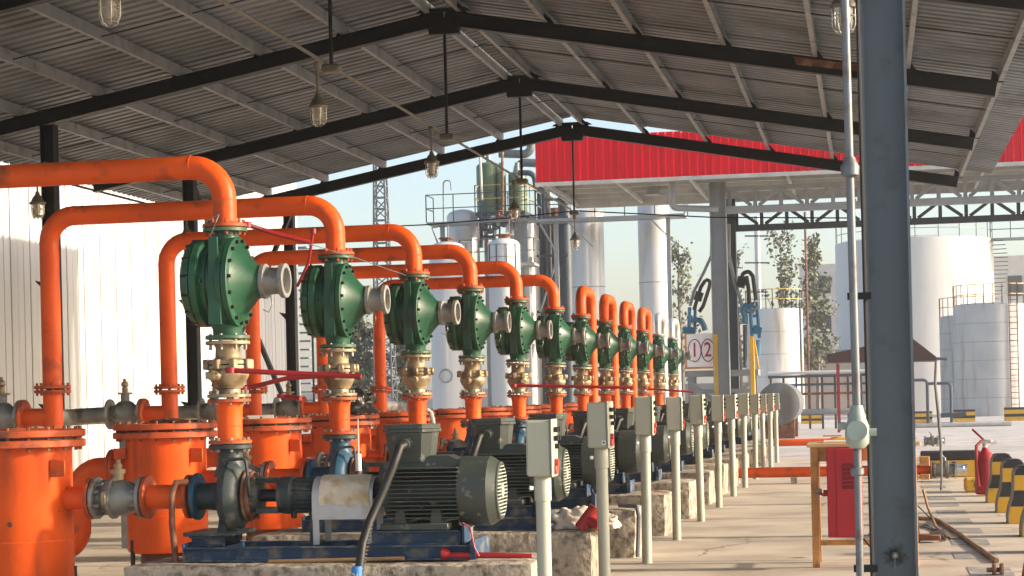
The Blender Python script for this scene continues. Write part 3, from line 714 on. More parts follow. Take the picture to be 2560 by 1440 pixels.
# ---- suction valve between pot and pump
def make_suction():
    o = thing('suction_valve', '', 'valve', (0, 0, 0), 'grey ball valves between pots and pumps')
    ax = (1, 0, 0); z = .91
    mb = MB(); mb.lathe((0, 0, z), ax, [(.05, .085), (.09, .09), (.11, .115), (.15, .125), (.155, .15), (.175, .15), (.18, .128), (.25, .13), (.30, .105), (.345, .088), (.37, .088)], 26); mb.build('body', 'steel', o)
    for x in (.0395, .381):
        mb = MB(); flange(mb, (x, 0, z), ax, .15, .028); mb.build('flange', 'gauge', o)
    mb = MB(); mb.cyl((.20, 0, z+.10), (.20, 0, z+.17), .04, 12); mb.cyl((.20, 0, z+.17), (.20, 0, z+.20), .055, 12); mb.cyl((.20, 0, z+.2), (.20, 0, z+.24), .03, 12); mb.cyl((.20, 0, z+.24), (.20, 0, z+.27), .02, 6); mb.cbox(.13, .165, -.165, -.12, z-.05, z+.05, .006); mb.cbox(.17, .20, -.05, .05, z+.09, z+.15, .006); mb.build('stem', 'brass', o)
    mb = MB(); mb.bolts((.05, 0, z), ax, .125, 8, .012, .10); mb.bolts((.385, 0, z), ax, .125, 8, .012, .10); mb.build('bolts', 'steel', o, kind='stuff')
    return o
def make_reducer():
    o = thing('suction_spool', '', 'pipe', (0, 0, 0), 'orange suction spools before the pumps')
    mb = MB(); mb.lathe((0, 0, .91), (1, 0, 0), [(0, .10), (.05, .086), (.30, .086), (.31, .09)], 22); mb.build('pipe', 'orange', o)
    for x in (.012, .318):
        mb = MB(); flange(mb, (x, 0, .91), (1, 0, 0), .155, .028); mb.build('flange', 'orange_flange', o)
    return o
POTX = -5.98
spool, valve, filt, pot, suc, red = make_spool(), make_valve(), make_filter(), make_pot(), make_suction(), make_reducer()
def place(proto, i, loc, lab):
    lab = lab % ORD[i]
    if i == 0: proto.location = loc; proto['label'] = lab; return proto
    return copy_tree(proto, None, loc, lab)
for i, y in enumerate(PY):
    place(spool, i, (PX, y, 0), 'short orange flanged spool pipe on the %s pump of the row')
    place(valve, i, (PX, y, 0), 'bronze ball valve below the %s green separator of the row').rotation_euler = (0, 0, R((i*37) % 50-25))
    place(filt, i, (PX, y, 0), 'green disc-shaped separator with cone and nozzle, %s of the row').rotation_euler = (0, 0, R((0, 1.5, -2, 1, -1.2, 2.2, -.8, 1.4, -1.6, .6, 1.8, -1)[i]))
    place(pot, i, (POTX, y, 0), 'orange cylindrical strainer pot with bolted lid, %s of the row')
    place(suc, i, (POTX+.515, y, 0), 'grey ball valve at the outlet of the %s orange strainer pot')
    place(red, i, (POTX+.925, y, 0), 'orange suction spool with flanges leading into the %s pump')

# ---- outlet pipes
def make_outlet(u_shape, mat, fmat):
    o = thing('outlet_pipe', '', 'pipe', (0, 0, 0), 'orange overhead outlet pipes' if mat == 'orange' else 'silver outlet bends')
    r = .084; mb = MB()
    if not u_shape:
        P = fillet([(0, 0, 2.81), (0, 0, 3.22), (-2.57, 0, 3.22), (-2.57, 0, 1.75)], .235, 9); mb.tube(P, r, 24)
        for p, d in (((0, 0, 2.985), (0, 0, 1)), ((-.235, 0, 3.22), (1, 0, 0)), ((-2.335, 0, 3.22), (1, 0, 0)), ((-2.57, 0, 2.985), (0, 0, 1)), ((-2.57, 0, 2.2), (0, 0, 1))): ring(mb, p, d, r-.003)
    else:
        P = fillet([(0, 0, 2.81), (0, 0, 3.20), (0.02, 1.0, 3.20), (.02, 1.0, .9)], .235, 9); mb.tube(P, r, 24)
    mb.build('pipe', mat, o)
    mb = MB(); flange(mb, (0, 0, 2.803), (0, 0, 1), .157, .028); mb.bolts((0, 0, 2.79), (0, 0, 1), .13, 8, .012, .11); mb.build('flange', fmat, o)
    if u_shape:
        mb = MB(); flange(mb, (.02, 1.0, .9), (0, 0, 1), .15, .028); mb.build('lower_flange', fmat, o)
    else:
        rs = MB(); rs.cyl((-2.57, 0, .3), (-2.57, 0, 1.70), .084, 20); rs = rs.build('riser_foot', mat, o)
        mb = MB(); flange(mb, (-2.57, 0, 1.738), (0, 0, 1), .158, .028); mb.build('riser_flange', fmat, o)
        mb = MB(); flange(mb, (-2.57, 0, 1.700), (0, 0, 1), .158, .028); mb.bolts((-2.57, 0, 1.72), (0, 0, 1), .13, 8, .012, .11); mb.build('riser_flange', fmat, o)
        mb = MB(); mb.cyl((-2.57, 0, 1.48), (-2.83, 0, 1.48), .078, 18); mb.build('branch', mat, rs)
        mb = MB(); flange(mb, (-2.84, 0, 1.48), (1, 0, 0), .155, .028); mb.build('branch_flange', fmat, rs)
    return o
o1 = make_outlet(False, 'orange', 'orange_flange'); o2 = make_outlet(True, 'orange', 'orange_flange'); o3 = make_outlet(True, 'silver', 'gauge')
for i, y in enumerate(PY):
    pr, k0, lab = (o1, 0, 'orange pipe running overhead from the %s green separator to a riser') if i < 6 else ((o2, 6, 'orange hairpin bend rising over the %s green separator') if i < 10 else (o3, 10, 'silver hairpin bend over the %s green separator'))
    if i == k0: pr.location = (PX, y, 0); pr['label'] = lab % ORD[i]
    else: copy_tree(pr, None, (PX, y, 0), lab % ORD[i])
# header valves and header
def make_hvalve():
    o = thing('header_valve', '', 'valve', (0, 0, 0), 'grey valves on the header behind the pots'); ax = (1, 0, 0)
    mb = MB(); mb.lathe((-.36, 0, 1.48), ax, [(0, .085), (.06, .09), (.11, .13), (.17, .14), (.23, .13), (.28, .09), (.34, .085)], 22); mb.cyl((-.19, 0, 1.58), (-.19, 0, 1.68), .045, 12); mb.build('body', 'steel', o)
    for x in (-.355, -.015):
        mb = MB(); flange(mb, (x, 0, 1.48), ax, .155, .028); mb.build('flange', 'gauge', o)
    mb = MB(); flange(mb, (-.19, 0, 1.69), (0, 0, 1), .075, .02); mb.cyl((-.19, 0, 1.70), (-.19, 0, 1.75), .03, 10); mb.lathe((-.19, 0, 1.75), (0, 0, 1), [(0, .02), (.02, .04), (.05, .035), (.065, .018), (.09, .018)], 10); mb.build('stem', 'brass', o)
    mb = MB(); mb.cyl((-.36, 0, 1.48), (-.72, 0, 1.47), .078, 16); mb.build('stub', 'steel', o)
    return o
hv = make_hvalve()
for i in range(1, 6):
    loc = (PX-2.855, PY[i], 0); lab = 'grey header valve beside the riser of the %s overhead pipe' % ORD[i]
    if i == 1: hv.location = loc; hv['label'] = lab
    else: copy_tree(hv, None, loc, lab)
hd = MB(); hd.cyl((-8.05, 12, 1.46), (-8.05, 33, 1.46), .085, 18)
hd = tag(hd.build('header_pipe', 'steel'), 'long grey header pipe running behind the strainer pots', 'pipe')
for k, y in enumerate((14.5, 20.3, 26.2, 32)):
    MB().bar((-8.05, y, .01), (-8.05, y, 1.38), .08, .08).build('support', 'steel', None).parent = hd
# pot inlet pipes
def make_inlet():
    o = thing('inlet_pipe', '', 'pipe', (0, 0, 0), 'orange inlet bends of the pots')
    mb = MB(); mb.tube(fillet([(-.475, 0, 1.02), (-.80, 0, 1.02), (-.80, 0, .32), (-1.25, 0, .32)], .2, 8), .1, 20); mb.build('bend', 'orange', o)
    mb = MB(); flange(mb, (-.485, 0, 1.02), (1, 0, 0), .17, .028); mb.build('flange', 'orange_flange', o)
    mb = MB(); mb.box(-1.1, -.98, -.06, .06, .009, .22); mb.build('support', 'plinth', o)
    return o
inl = make_inlet()
for i in range(0, 8): place(inl, i, (POTX, PY[i], 0), 'orange inlet bend behind the %s strainer pot')

# ---- valve levers and loose red bars
def bar_thing(name, pts, r, lab, mat='red', cat='lever'):
    pts = [Vector(p) for p in pts]; o = thing(name, lab, cat, pts[0])
    mb = MB(); L = [p-pts[0] for p in pts]
    mb.tube(L, r, 10); mb.build('handle', mat, o)
    MB().lathe((0, 0, -.02), (0, 0, 1), [(0, r*1.9), (.04, r*1.9)], 12).build('hub', mat, o)
    return o
bar_thing('valve_lever', [at(576, 926, 12.95), at(700, 932, 12.97), at(903, 941, 13.0)], .019, 'long red lever across the nearest bronze valve toward the second')
bar_thing('valve_lever', [at(610, 972, 15.82), at(720, 945, 15.83), at(850, 938, 15.85)], .02, 'red lever on the second bronze valve pointing back left')
bar_thing('valve_lever', [at(1285, 964, 24.4), at(1440, 966, 24.4), at(1582, 969, 24.5)], .021, 'red lever crossing the fifth to eighth bronze valves')
bar_thing('valve_lever', [at(1615, 972, 38.2), at(1680, 976, 38.2), at(1735, 980, 38.3)], .021, 'short red lever crossing the farthest bronze valves')
bar_thing('loose_lever', [at(618, 562, 13.2), at(690, 585, 13.25), at(775, 606, 13.3)], .017, 'red bar slanting right from the top flange of nearest separator')
bar_thing('loose_lever', [at(783, 578, 15.7), at(772, 655, 15.75), at(743, 716, 15.8)], .013, 'bent red bar hanging in front of the second overhead pipe')
bar_thing('loose_lever', [at(704, 990, 18.5), at(752, 996, 18.4)], .024, 'short dull red handle standing above the third pot')
# wire twist on the nearest top flange
tag(MB().tube([at(505, 570, 12.97), at(520, 550, 12.96), at(548, 536, 12.98), at(540, 555, 12.95), at(525, 590, 12.97)], .004, 5).build('wire_twist', 'conduit'), 'twisted pale wire tied on the nearest separator top flange', 'wire')
tag(MB().tube([at(625, 562, 13.0), at(780, 612, 14.2), at(890, 645, 15.9), at(1020, 690, 18.9)], .004, 5).build('tie_wire', 'conduit'), 'thin tie wire sagging between the first separators', 'wire')
# drain pipe on the nearest suction spool
tag(MB().tube([at(470, 1205, 12.98), at(440, 1205, 12.94), at(430, 1235, 12.92), at(430, 1310, 12.9), at(440, 1408, 12.88)], .022, 10).build('drain_hose', 'rust'), 'rusty red drain pipe bending down to the nearest plinth', 'pipe')

# ---- flexible conduits from terminal boxes to floor
for i, y in enumerate(PY):
    yy = y-.23
    o = thing('motor_cable', 'black flexible cable from the %s motor terminal box to the floor' % ORD[i], 'cable', (PX+1.05, y-.6, 0), 'motor cables')
    if i: o.rotation_euler = (0, 0, R((i*53) % 19-9))
    P = [(.25, .40, 1.25), (.235, .34, 1.24), (.19, .30, 1.10), (.12, .26, .92), (.05, .18, .74), (.02, .10, .6), (.01, .05, .45), (.0, .02, .30)]
    mb = MB(); mb.tube(P, .03, 12); mb.build('hose', 'dark', o)
    mb = MB()
    for k in range(14):
        t = k/13; z = .42+.3*t; x = .01+.035*t; yv = .04+.13*t
        mb.tube([(x+math.cos(q*R(40))*.0315, yv+math.sin(q*R(40))*.0315, z) for q in range(10)], .004, 4)
    mb.build('ribs', 'hose' if i % 2 else 'lampcap', o, kind='stuff')
    mb = MB(); mb.cyl((0, .01, .009), (0, .02, .46), .036, 14); mb.build('sleeve', 'sleeve', o)
def text_mesh(body, size, mat, ex=.0006):
    cu = bpy.data.curves.new('mark', 'FONT'); cu.body = body; cu.size = size; cu.align_x = 'CENTER'; cu.align_y = 'CENTER'; cu.extrude = ex
    t = bpy.data.objects.new('mark_src', cu); COL.objects.link(t); bpy.context.view_layer.update()
    me = bpy.data.meshes.new_from_object(t.evaluated_get(bpy.context.evaluated_depsgraph_get())); bpy.data.objects.remove(t)
    me.materials.clear(); me.materials.append(M[mat]); return me
for o in [o for o in COL.objects if o.name == 'motor_cable']:
    d = link('printed_mark', text_mesh('24', .045, 'paperwhite'), o, (0, -.0275, .40)); d.rotation_euler = (R(91), 0, 0)
# ---- switch posts
def make_switch():
    o = thing('switch_post', '', 'switch post', (0, 0, 0), 'switch boxes on posts')
    mb = MB(); mb.cyl((0, 0, -.25), (0, 0, 1.13), .046, 18); mb.build('post', 'box', o)
    mb = MB(); mb.lathe((0, 0, .99), (0, 0, 1), [(0, .047), (.003, .054), (.15, .054), (.16, .05)], 18); mb.build('socket', 'box', o)
    bx = MB(); bx.cbox(-.085, .070, -.11, .11, 1.15, 1.50, .012); bx = bx.build('box', 'box', o, ang=30)
    mb = MB(); mb.cbox(.071, .084, -.117, .117, 1.143, 1.507, .006); mb.build('lid', 'box', bx, ang=30)
    mb = MB()
    for z, yv in ((1.44, -.05), (1.44, .05), (1.385, -.05), (1.385, .05), (1.335, 0)):
        mb.cyl((.085, yv, z), (.112, yv, z), .017, 10)
    mb.build('buttons', 'dark', bx)
    mb = MB(); mb.cyl((.085, -.03, 1.235), (.108, -.03, 1.235), .022, 12); mb.cbox(.085, .098, -.06, .04, 1.16, 1.215, .004); mb.build('stop_knob', 'redknob', bx)
    mb = MB(); mb.cyl((-.055, -.05, 1.075), (-.075, -.06, 1.075), .014, 8); mb.build('clip', 'paperwhite', o)
    return o
sw = make_switch()
tops = [1.405, 1.50, 1.535, 1.52, 1.53, 1.52, 1.52, 1.53, 1.515, 1.51, 1.51, 1.51]
for i, y in enumerate(QY):
    o = place(sw, i, (-2.06+.0*i, y, tops[i]-1.5), 'pale grey-green switch box on a post, %s of the row')
    o.rotation_euler = (R((.3, -.5, .4, -.2, .6, -.4, .2, .5, -.6, .3, -.3, .4)[i]), R((.2, -.4, .5, .3, -.5, .4, -.3, .2, .5, -.4, .3, -.2)[i]), R((1, -3, 2, 4, -2, 3, -4, 1, -1, 3, -2, 2)[i]))
    if i in (1, 4):
        MB().add([(.028, -.112, 1.172), (.06, -.112, 1.172), (.06, -.112, 1.205), (.028, -.112, 1.205)], [(0, 1, 2, 3)]).build('sticker', 'paperwhite', o, ang=0)
        MB().cyl((.044, -.1125, 1.189), (.044, -.113, 1.189), .010, 12).build('sticker_emblem', 'sleeve', o)

# ---- clutter
def blob(name, c, sx, sy, sz, amp, fr, mat, lab, cat, seed, flat=True):
    mb = MB(); nu, nv = 44, 24; vs = []
    for b in range(nv+1):
        th = math.pi*b/nv
        for a in range(nu):
            ph = 2*math.pi*a/nu; d = Vector((math.sin(th)*math.cos(ph), math.sin(th)*math.sin(ph), math.cos(th)))
            k = 1+amp*noise.noise(d*fr+Vector((seed, 0, 0)))+amp*.5*abs(noise.noise(d*fr*2.3+Vector((0, seed, 0))))
            v = Vector((d.x*sx*k, d.y*sy*k, d.z*sz*k))
            if flat: v.z = max(v.z, -sz*.25)
            vs.append(v)
    fs = [(b*nu+a, b*nu+(a+1) % nu, (b+1)*nu+(a+1) % nu, (b+1)*nu+a) for b in range(nv) for a in range(nu)]
    mb.add(vs, fs); return tag(mb.build(name, mat, None, c, ang=75), lab, cat)
blob('crumpled_cloth', (-2.43, 16.0-.12, .50), .19, .16, .12, .5, 2.6, 'cloth', 'crumpled dirty cream cloth on the second plinth', 'cloth', 4.2)
blob('crumpled_cloth', (-2.17, 15.9-.05, .49), .12, .18, .08, .5, 2.8, 'cloth', 'smaller cream rag at the end of the second plinth', 'cloth', 9.7)
rf = thing('red_pipe_fitting', 'red tee pipe fitting lying on the second plinth', 'pipe fitting', (-2.27, 15.68, .50))
MB().cyl((-.08, 0, -.02), (.05, .02, .15), .05, 16).build('barrel', 'red', rf); MB().cyl((0, 0, .05), (.10, -.06, .0), .046, 16).build('branch', 'red', rf)
pb_ = thing('red_lever_bar', 'red lever bar lying on the nearest plinth', 'lever', at(1112, 1388, 12.85))
MB().tube([(0, 0, 0), (.12, 0, 0), (.59, .02, -.012)], [.018, .023, .016], 10).build('shaft', 'red', pb_)
MB().lathe((-.02, 0, .01), (1, 0, 0), [(0, .038), (.03, .036), (.06, .02)], 10).build('eye', 'red', pb_)
tag(MB().cyl(at(672, 1404, 12.8), at(1010, 1396, 12.83), .013, 8).build('wooden_rod', 'hose'), 'brown rod lying along the front of the nearest plinth', 'rod')
blob('plastic_bag', (-5.78, 21.55, 1.46), .22, .2, .17, .7, 2.2, 'bag', 'crumpled black plastic bag on the fourth strainer pot', 'bag', 2.0)
tag(MB().lathe(at(618, 1050, 18.6), (1, .25, 0), [(0, .045), (.0, .036), (.005, .036), (.005, .045), (.26, .048)], 14).build('pipe_offcut', 'pvc'), 'pale pipe offcut lying on the third strainer pot lid', 'pipe')
tag(MB().tube([at(1068, 1025, 18.6), at(1078, 1032, 18.6), at(1082, 1050, 18.55), at(1084, 1062, 18.5)], .022, 8).build('pale_hose', 'pvc'), 'pale curved hose stub beside the third spool pipe', 'hose')
blob('dirt_pile', at(425, 1056, 15.9), .16, .1, .03, .6, 3, 'rust', 'brown debris lying on the second strainer pot lid', 'debris', 5.5)
tag(MB().tube([(-2.72, 12.86, .72), (-2.66, 12.83, .69), (-2.63, 12.8, .56), (-2.60, 12.8, .50)], .006, 6).build('earth_wire', 'pinkwire'), 'pink earth wire at the nearest motor skid end', 'wire')
tag(MB().tube([(-2.45, 21.25, .72), (-2.42, 21.2, .58), (-2.34, 21.15, .50), (-2.2, 21.15, .49)], .006, 6).build('earth_wire', 'pinkwire'), 'pink earth wire trailing over the fourth plinth', 'wire')
tag(MB().tube([(-2.21, 18.4, .02), (-2.19, 18.4, .40), (-2.22, 18.5, .49), (-2.4, 18.6, .50)], .022, 8).build('grey_conduit_bend', 'conduit'), 'grey conduit bend over the end of the third plinth', 'conduit')
tag(MB().add([(-.02, 0, .014), (.1, .01, .02), (.16, -.01, .014), (.06, -.03, .014)], [(0, 1, 2, 3)]).build('dry_leaf', 'rust', None, gnd(1975, 1398)), 'dark dry leaf on the sunlit floor', 'leaf')

# ================================================================= floor pipes on the right
def floor_pipe(Y, x0, x1, z, r, lab):
    o = thing('floor_pipe', lab, 'pipe', (x0, Y, 0))
    L = x1-x0; mb = MB(); mb.cyl((0, 0, z), (L, 0, z), r, 20); ring(mb, (L*.35, 0, z), (1, 0, 0), r-.002); mb.build('pipe', 'orange', o)
    for x in (L*.08, L*.5, L*.9):
        MB().box(x-.05, x+.05, -.1, .1, .009, z-r+.01).build('saddle', 'plinth', o, ang=0)
    mb = MB(); flange(mb, (L, 0, z), (1, 0, 0), .15, .03); mb.build('flange', 'rust', o)
    return o
floor_pipe(33.0, -3.55, .92, .20, .086, 'orange pipe along the floor from posts to the near coupling')
floor_pipe(47.0, -3.0, .62, .33, .084, 'farther orange pipe along the floor behind the switch posts')
def coupling(loc, lab, sc=1.0):
    o = thing('hose_coupling', lab, 'coupling', loc); o.scale = (sc,)*3; ax = (1, 0, 0)
    mb = MB(); mb.lathe((0, 0, 0), ax, [(0, .09), (.02, .14), (.05, .14), (.055, .10), (.16, .115), (.2, .12), (.22, .15), (.26, .15), (.28, .10), (.36, .09)], 22); mb.cyl((.2, 0, .1), (.2, 0, .2), .03, 10); mb.cyl((.2, 0, .19), (.14, 0, .26), .016, 8); mb.build('valve_body', 'steel', o)
    mb = MB(); mb.lathe((.36, 0, 0), ax, [(0, .15), (.03, .15), (.035, .09), (.14, .08), (.16, .10), (.20, .10)], 22); mb.build('end_cap', 'chrome', o)
    mb = MB(); mb.bolts((.03, 0, 0), ax, .118, 8, .013, .09); mb.bolts((.36, 0, 0), ax, .125, 8, .013, .09); mb.build('bolts', 'steel', o, kind='stuff')
    return o
coupling((.945, 33.0, .20), 'grey valve with bright coupling at the end of near floor pipe')
coupling((at(2310, 1103, 44)), 'small grey valve with bright cap farther back right of the column', .8)
cb = thing('timber_clamps', 'orange timber blocks clamped round the floor pipe by big column', 'timber', (.62, 32.9, 0))
for x, z0, z1 in ((0, .27, .45), (.2, .27, .43), (.02, .05, .14), (.2, .05, .14)):
    MB().cbox(x-.08, x+.08, -.14, .05, z0, z1, .01).build('block', 'wood', cb, ang=0)
kb = thing('striped_stop_block', 'black and yellow striped concrete stop block behind the floor coupling', 'barrier', (1.25, 34.6, 0))
MB().cbox(-.45, .55, -.2, .2, .30, .46, .02).build('black_top', 'yblack', kb, ang=0); MB().cbox(-.40, .50, -.21, .21, .009, .298, .02).build('yellow_base', 'yellow', kb, ang=0)
kb = thing('striped_stop_block', 'yellow block with black hollow end beside the red extinguisher', 'barrier', (1.52, 29.5, 0))
MB().cbox(-.22, .14, -.2, .2, .009, .22, .03).build('block', 'yellow', kb, ang=0); MB().cyl((0, -.205, .12), (0, -.21, .12), .09, 14).build('hollow', 'yblack', kb)
# striped barriers along the edge
def make_barrier():
    o = thing('striped_barrier', '', 'barrier', (0, 0, 0), 'striped concrete barriers')
    Pl = [(0, .009), (0, .10), (.018, .20), (.052, .30), (.068, .42), (.070, .54), (.082, .60), (.11, .635), (.15, .65)]
    Pr = [(.42-x, z) for x, z in reversed(Pl)]
    MB().prism(Pl+Pr, 1, -.17, .17).build('body', 'kerbgrey', o, ang=50)
    def lx(z):
        for (xa, za), (xb, zb) in zip(Pl, Pl[1:]):
            if za <= z <= zb: return xa+(xb-xa)*(z-za)/(zb-za)
        return .15
    bands = [(.012, .20, 'yellow', 'yellow_band'), (.203, .38, 'yblack', 'black_band'), (.383, .55, 'yellow', 'yellow_band'), (.553, .645, 'yblack', 'black_band')]
    for z0, z1, mt, nm in bands:
        zs = [z0+(z1-z0)*k/4 for k in range(5)]
        poly = [(lx(z)+.012, z) for z in zs]+[(.42-lx(z)-.012, z) for z in reversed(zs)]
        MB().prism(poly, 1, -.174, -.1705).build(nm, mt, o, ang=0)
    MB().prism([(.10, .640), (.15, .657), (.27, .657), (.32, .640)], 1, -.171, .171).build('black_top', 'yblack', o, ang=0)
    return o
ba = make_barrier()
for k, y in enumerate((26.8, 24.7, 22.7, 20.7, 18.7)):
    lab = ['farthest yellow and black striped barrier, beside the red extinguisher', 'second farthest yellow and black striped barrier', 'middle yellow and black striped barrier of the row', 'second nearest yellow and black striped barrier', 'nearest yellow and black striped barrier, cut by the right picture edge'][k]
    if k == 0: ba.location = (1.46, y, 0); ba['label'] = lab
    else: copy_tree(ba, None, (1.46, y, 0), lab)
# extinguisher
ex = thing('fire_extinguisher', 'large red fire extinguisher standing behind the striped barriers', 'extinguisher', (1.55, 28.4, 0))
mb = MB(); mb.lathe((0, 0, .03), (0, 0, 1), [(0, .13), (.02, .15), (.48, .15), (.56, .12), (.61, .06), (.66, .035)], 24); mb.build('cylinder', 'red', ex)
mb = MB(); mb.cyl((0, 0, .68), (0, 0, .76), .035, 12); mb.cbox(-.05, .10, -.03, .03, .75, .80, .01); mb.build('valve_head', 'chrome', ex)
mb = MB(); mb.bar((-.02, 0, .80), (-.17, 0, .95), .035, .03); mb.build('lever', 'red', ex)
mb = MB(); mb.tube([(-.05, -.02, .78), (-.12, -.08, .72), (-.13, -.12, .45), (-.10, -.14, .15)], .024, 8); mb.build('hose', 'red', ex)
MB().cyl((.08, -.03, .75), (.16, -.03, .76), .028, 10).build('gauge', 'paperwhite', ex)
# small fittings on the floor bottom right
ff = thing('flange_fitting', 'rusty flanged fitting on the floor at the bottom right corner', 'fitting', gnd(2495, 1440)+Vector((0, 0, .05)))
mb = MB(); flange(mb, (-.03, 0, 0), (1, 0, 0), .055, .03); flange(mb, (.03, 0, 0), (1, 0, 0), .055, .03); mb.cyl((-.09, 0, 0), (.05, 0, 0), .02, 10); mb.build('flanges', 'rust', ff)
o = MB().tube([(.0, 0, .0), (.02, 0, .12), (.06, .02, .22)], .03, 10).build('red_stub', 'red', None, gnd(2562, 1450)); tag(o, 'dark red pipe stub at the bottom right picture edge', 'pipe')
# brown hoses and black cables on floor
tag(MB().tube([gnd(2285, 1296, .03), gnd(2340, 1298, .03), gnd(2385, 1325, .03), gnd(2440, 1365, .03), gnd(2492, 1402, .03)], .021, 10).build('floor_hose', 'hose'), 'brown hose lying on the floor right of the big column', 'hose')
tag(MB().tube([at(2308, 1225, 24), at(2320, 1270, 23.5), gnd(2340, 1318, .03), gnd(2372, 1345, .03), gnd(2412, 1343, .02)], .016, 8).build('thin_hose', 'hose'), 'thin brown hose drooping from the timber stand', 'hose')
tag(MB().tube([at(2290, 1260, 23), gnd(2330, 1300, .05), gnd(2350, 1330, .02), gnd(2362, 1352, .02), gnd(2350, 1330, .03), gnd(2315, 1312, .02), gnd(2300, 1316, .02), gnd(2325, 1322, .02), gnd(2345, 1330, .02)], .007, 6).build('black_cable', 'dark'), 'tangled black cable on the floor right of the column', 'cable')
sd_ = thing('timber_stand', 'small timber stand with fitting right of the big column foot', 'stand', gnd(2300, 1358))
MB().bar((-.02, 0, 0), (-.05, 0, .52), .05, .05).build('leg', 'wood', sd_); MB().cbox(-.05, .20, -.1, .1, .03, .09, .01).build('foot', 'rust', sd_); MB().cyl((.1, -.02, .09), (.24, -.02, .12), .022, 8).build('stub', 'steel', sd_)
hs = tag(MB().tube([at(2340, 900, 30), at(2338, 960, 30), at(2346, 1030, 30), at(2352, 1110, 30), at(2354, 1200, 30), at(2352, 1244, 30)], [.02, .022, .028, .022, .016, .022], 8).build('hanging_rope', 'conduit'), 'frayed grey rope hanging from the small red roof corner', 'rope')

# ================================================================= desk and red cabinet
dk = thing('wooden_desk', 'tall varnished wooden table with pale top behind the big column', 'table', (-.15, 17.55, 0))
MB().cbox(-.42, .55, -.32, .32, 1.055, 1.09, .005).build('table_top', 'woodpale', dk, ang=0)
MB().box(-.37, .50, -.27, -.25, .93, 1.05).build('apron', 'wood', dk, ang=0); MB().box(-.37, .50, .25, .27, .93, 1.05).build('apron', 'wood', dk, ang=0)
for x in (-.36, .48):
    for y in (-.26, .26): MB().cbox(x-.032, x+.032, y-.032, y+.032, .009, 1.054, .004).build('leg', 'wood', dk, ang=0)
MB().box(-.325, .445, -.28, -.25, .20, .245).build('stretcher', 'wood', dk, ang=0)
MB().box(-.38, -.34, -.22, .22, .20, .245).build('stretcher', 'wood', dk, ang=0)
bx = thing('red_cabinet', 'red steel cabinet with louvres hung under the wooden table', 'cabinet', (-.27, 17.2, .0))
MB().cbox(-.13, .17, -.12, .10, .28, 1.045, .008).build('case', 'cabinet', bx, ang=30)
MB().cbox(-.052, .165, -.128, -.121, .29, 1.035, .003).build('door', 'cabinet', bx, ang=0)
mb = MB()
for k in range(6): mb.prism([(-.128, .70+k*.038), (-.140, .703+k*.038), (-.129, .728+k*.038)], 0, -.0, .125)
mb.build('louvres', 'cabdark', bx, ang=0)
kl = MB(); kl.cyl((-.131, -.02, .66), (-.165, -.02, .66), .028, 12); kl.cyl((-.15, -.03, .64), (-.20, -.03, .66), .012, 8); kl.build('lock', 'red', bx)
mb = MB(); mb.cbox(-.235, -.175, -.03, -.015, .655, .70, .005); mb.bar((-.20, -.02, .655), (-.235, -.02, .56), .035, .006); mb.build('keys', 'steel', bx)
tag(MB().tube([(-.12, 17.1, .28), (-.13, 17.08, .2), (-.14, 17.06, .01)], .014, 8).build('cabinet_cable', 'dark'), 'thick black cable from the red cabinet to the floor', 'cable')
tag(MB().tube([(-.11, 17.1, .28), (-.02, 17.05, .17), (.05, 17.0, .1), (.1, 16.9, .02)], .009, 8).build('cabinet_cable', 'dark'), 'thin black cable slanting from the red cabinet behind the column', 'cable')
rb = thing('red_alarm_box', 'narrow red box behind the conduit on the wooden table', 'box', (.0, 17.7, 1.092)); MB().cbox(-.03, .22, -.08, .08, .0, .36, .01).build('case', 'cabinet', rb, ang=0); MB().box(.0, .19, -.084, -.081, .22, .33).build('window', 'dark', rb, ang=0)
wb = thing('wooden_stool', 'yellow-orange wooden seat beyond the table', 'stool', gnd(2100, 1180)); 
MB().cbox(-.17, .22, -.2, .2, .50, .66, .03).build('seat', 'yellow', wb, ang=0)
for x in (-.15, .2):
    for y in (-.16, .16): MB().bar((x, y, .009), (x*.95, y*.95, .50), .035, .035).build('leg', 'wood', wb, ang=0)
MB().box(-.3, .05, -.2, .2, .68, .70).build('arm', 'wood', wb, ang=0)
tag(MB().cbox(-.15, .16, -.1, .1, 0, .015, .003).build('notebook', 'paperwhite', None, (-.28, 17.5, 1.092), ang=0), 'pale notebook on the wooden table edge', 'notebook')

# ================================================================= white building at left
wb = thing('white_building', 'tall white clad building beyond the shed on the left', 'building', (-16.4, 38, 0))
MB().box(-12, -.07, -26, 17.2, 0, 9.0).build('wall', 'kerbgrey', wb, ang=0)
pm = None
for k in range(92):
    y = -10.4+k*.3+.02*(k % 3 == 0)
    if pm is None:
        mb = MB(); mb.prism([(-.068, 0), (.006, 0), (.012, .01), (.012, .264), (.006, .274), (-.068, .274)], 2, .25, 8.98); pm = mb.build('wall_panel', 'white', wb, (0, y, 0), ang=0)
    else: link('wall_panel', pm.data, wb, (0, y, 0))
MB().box(-.05, .03, -26, 17.2, .004, .245).build('base_course', 'kerbgrey', wb, ang=0)

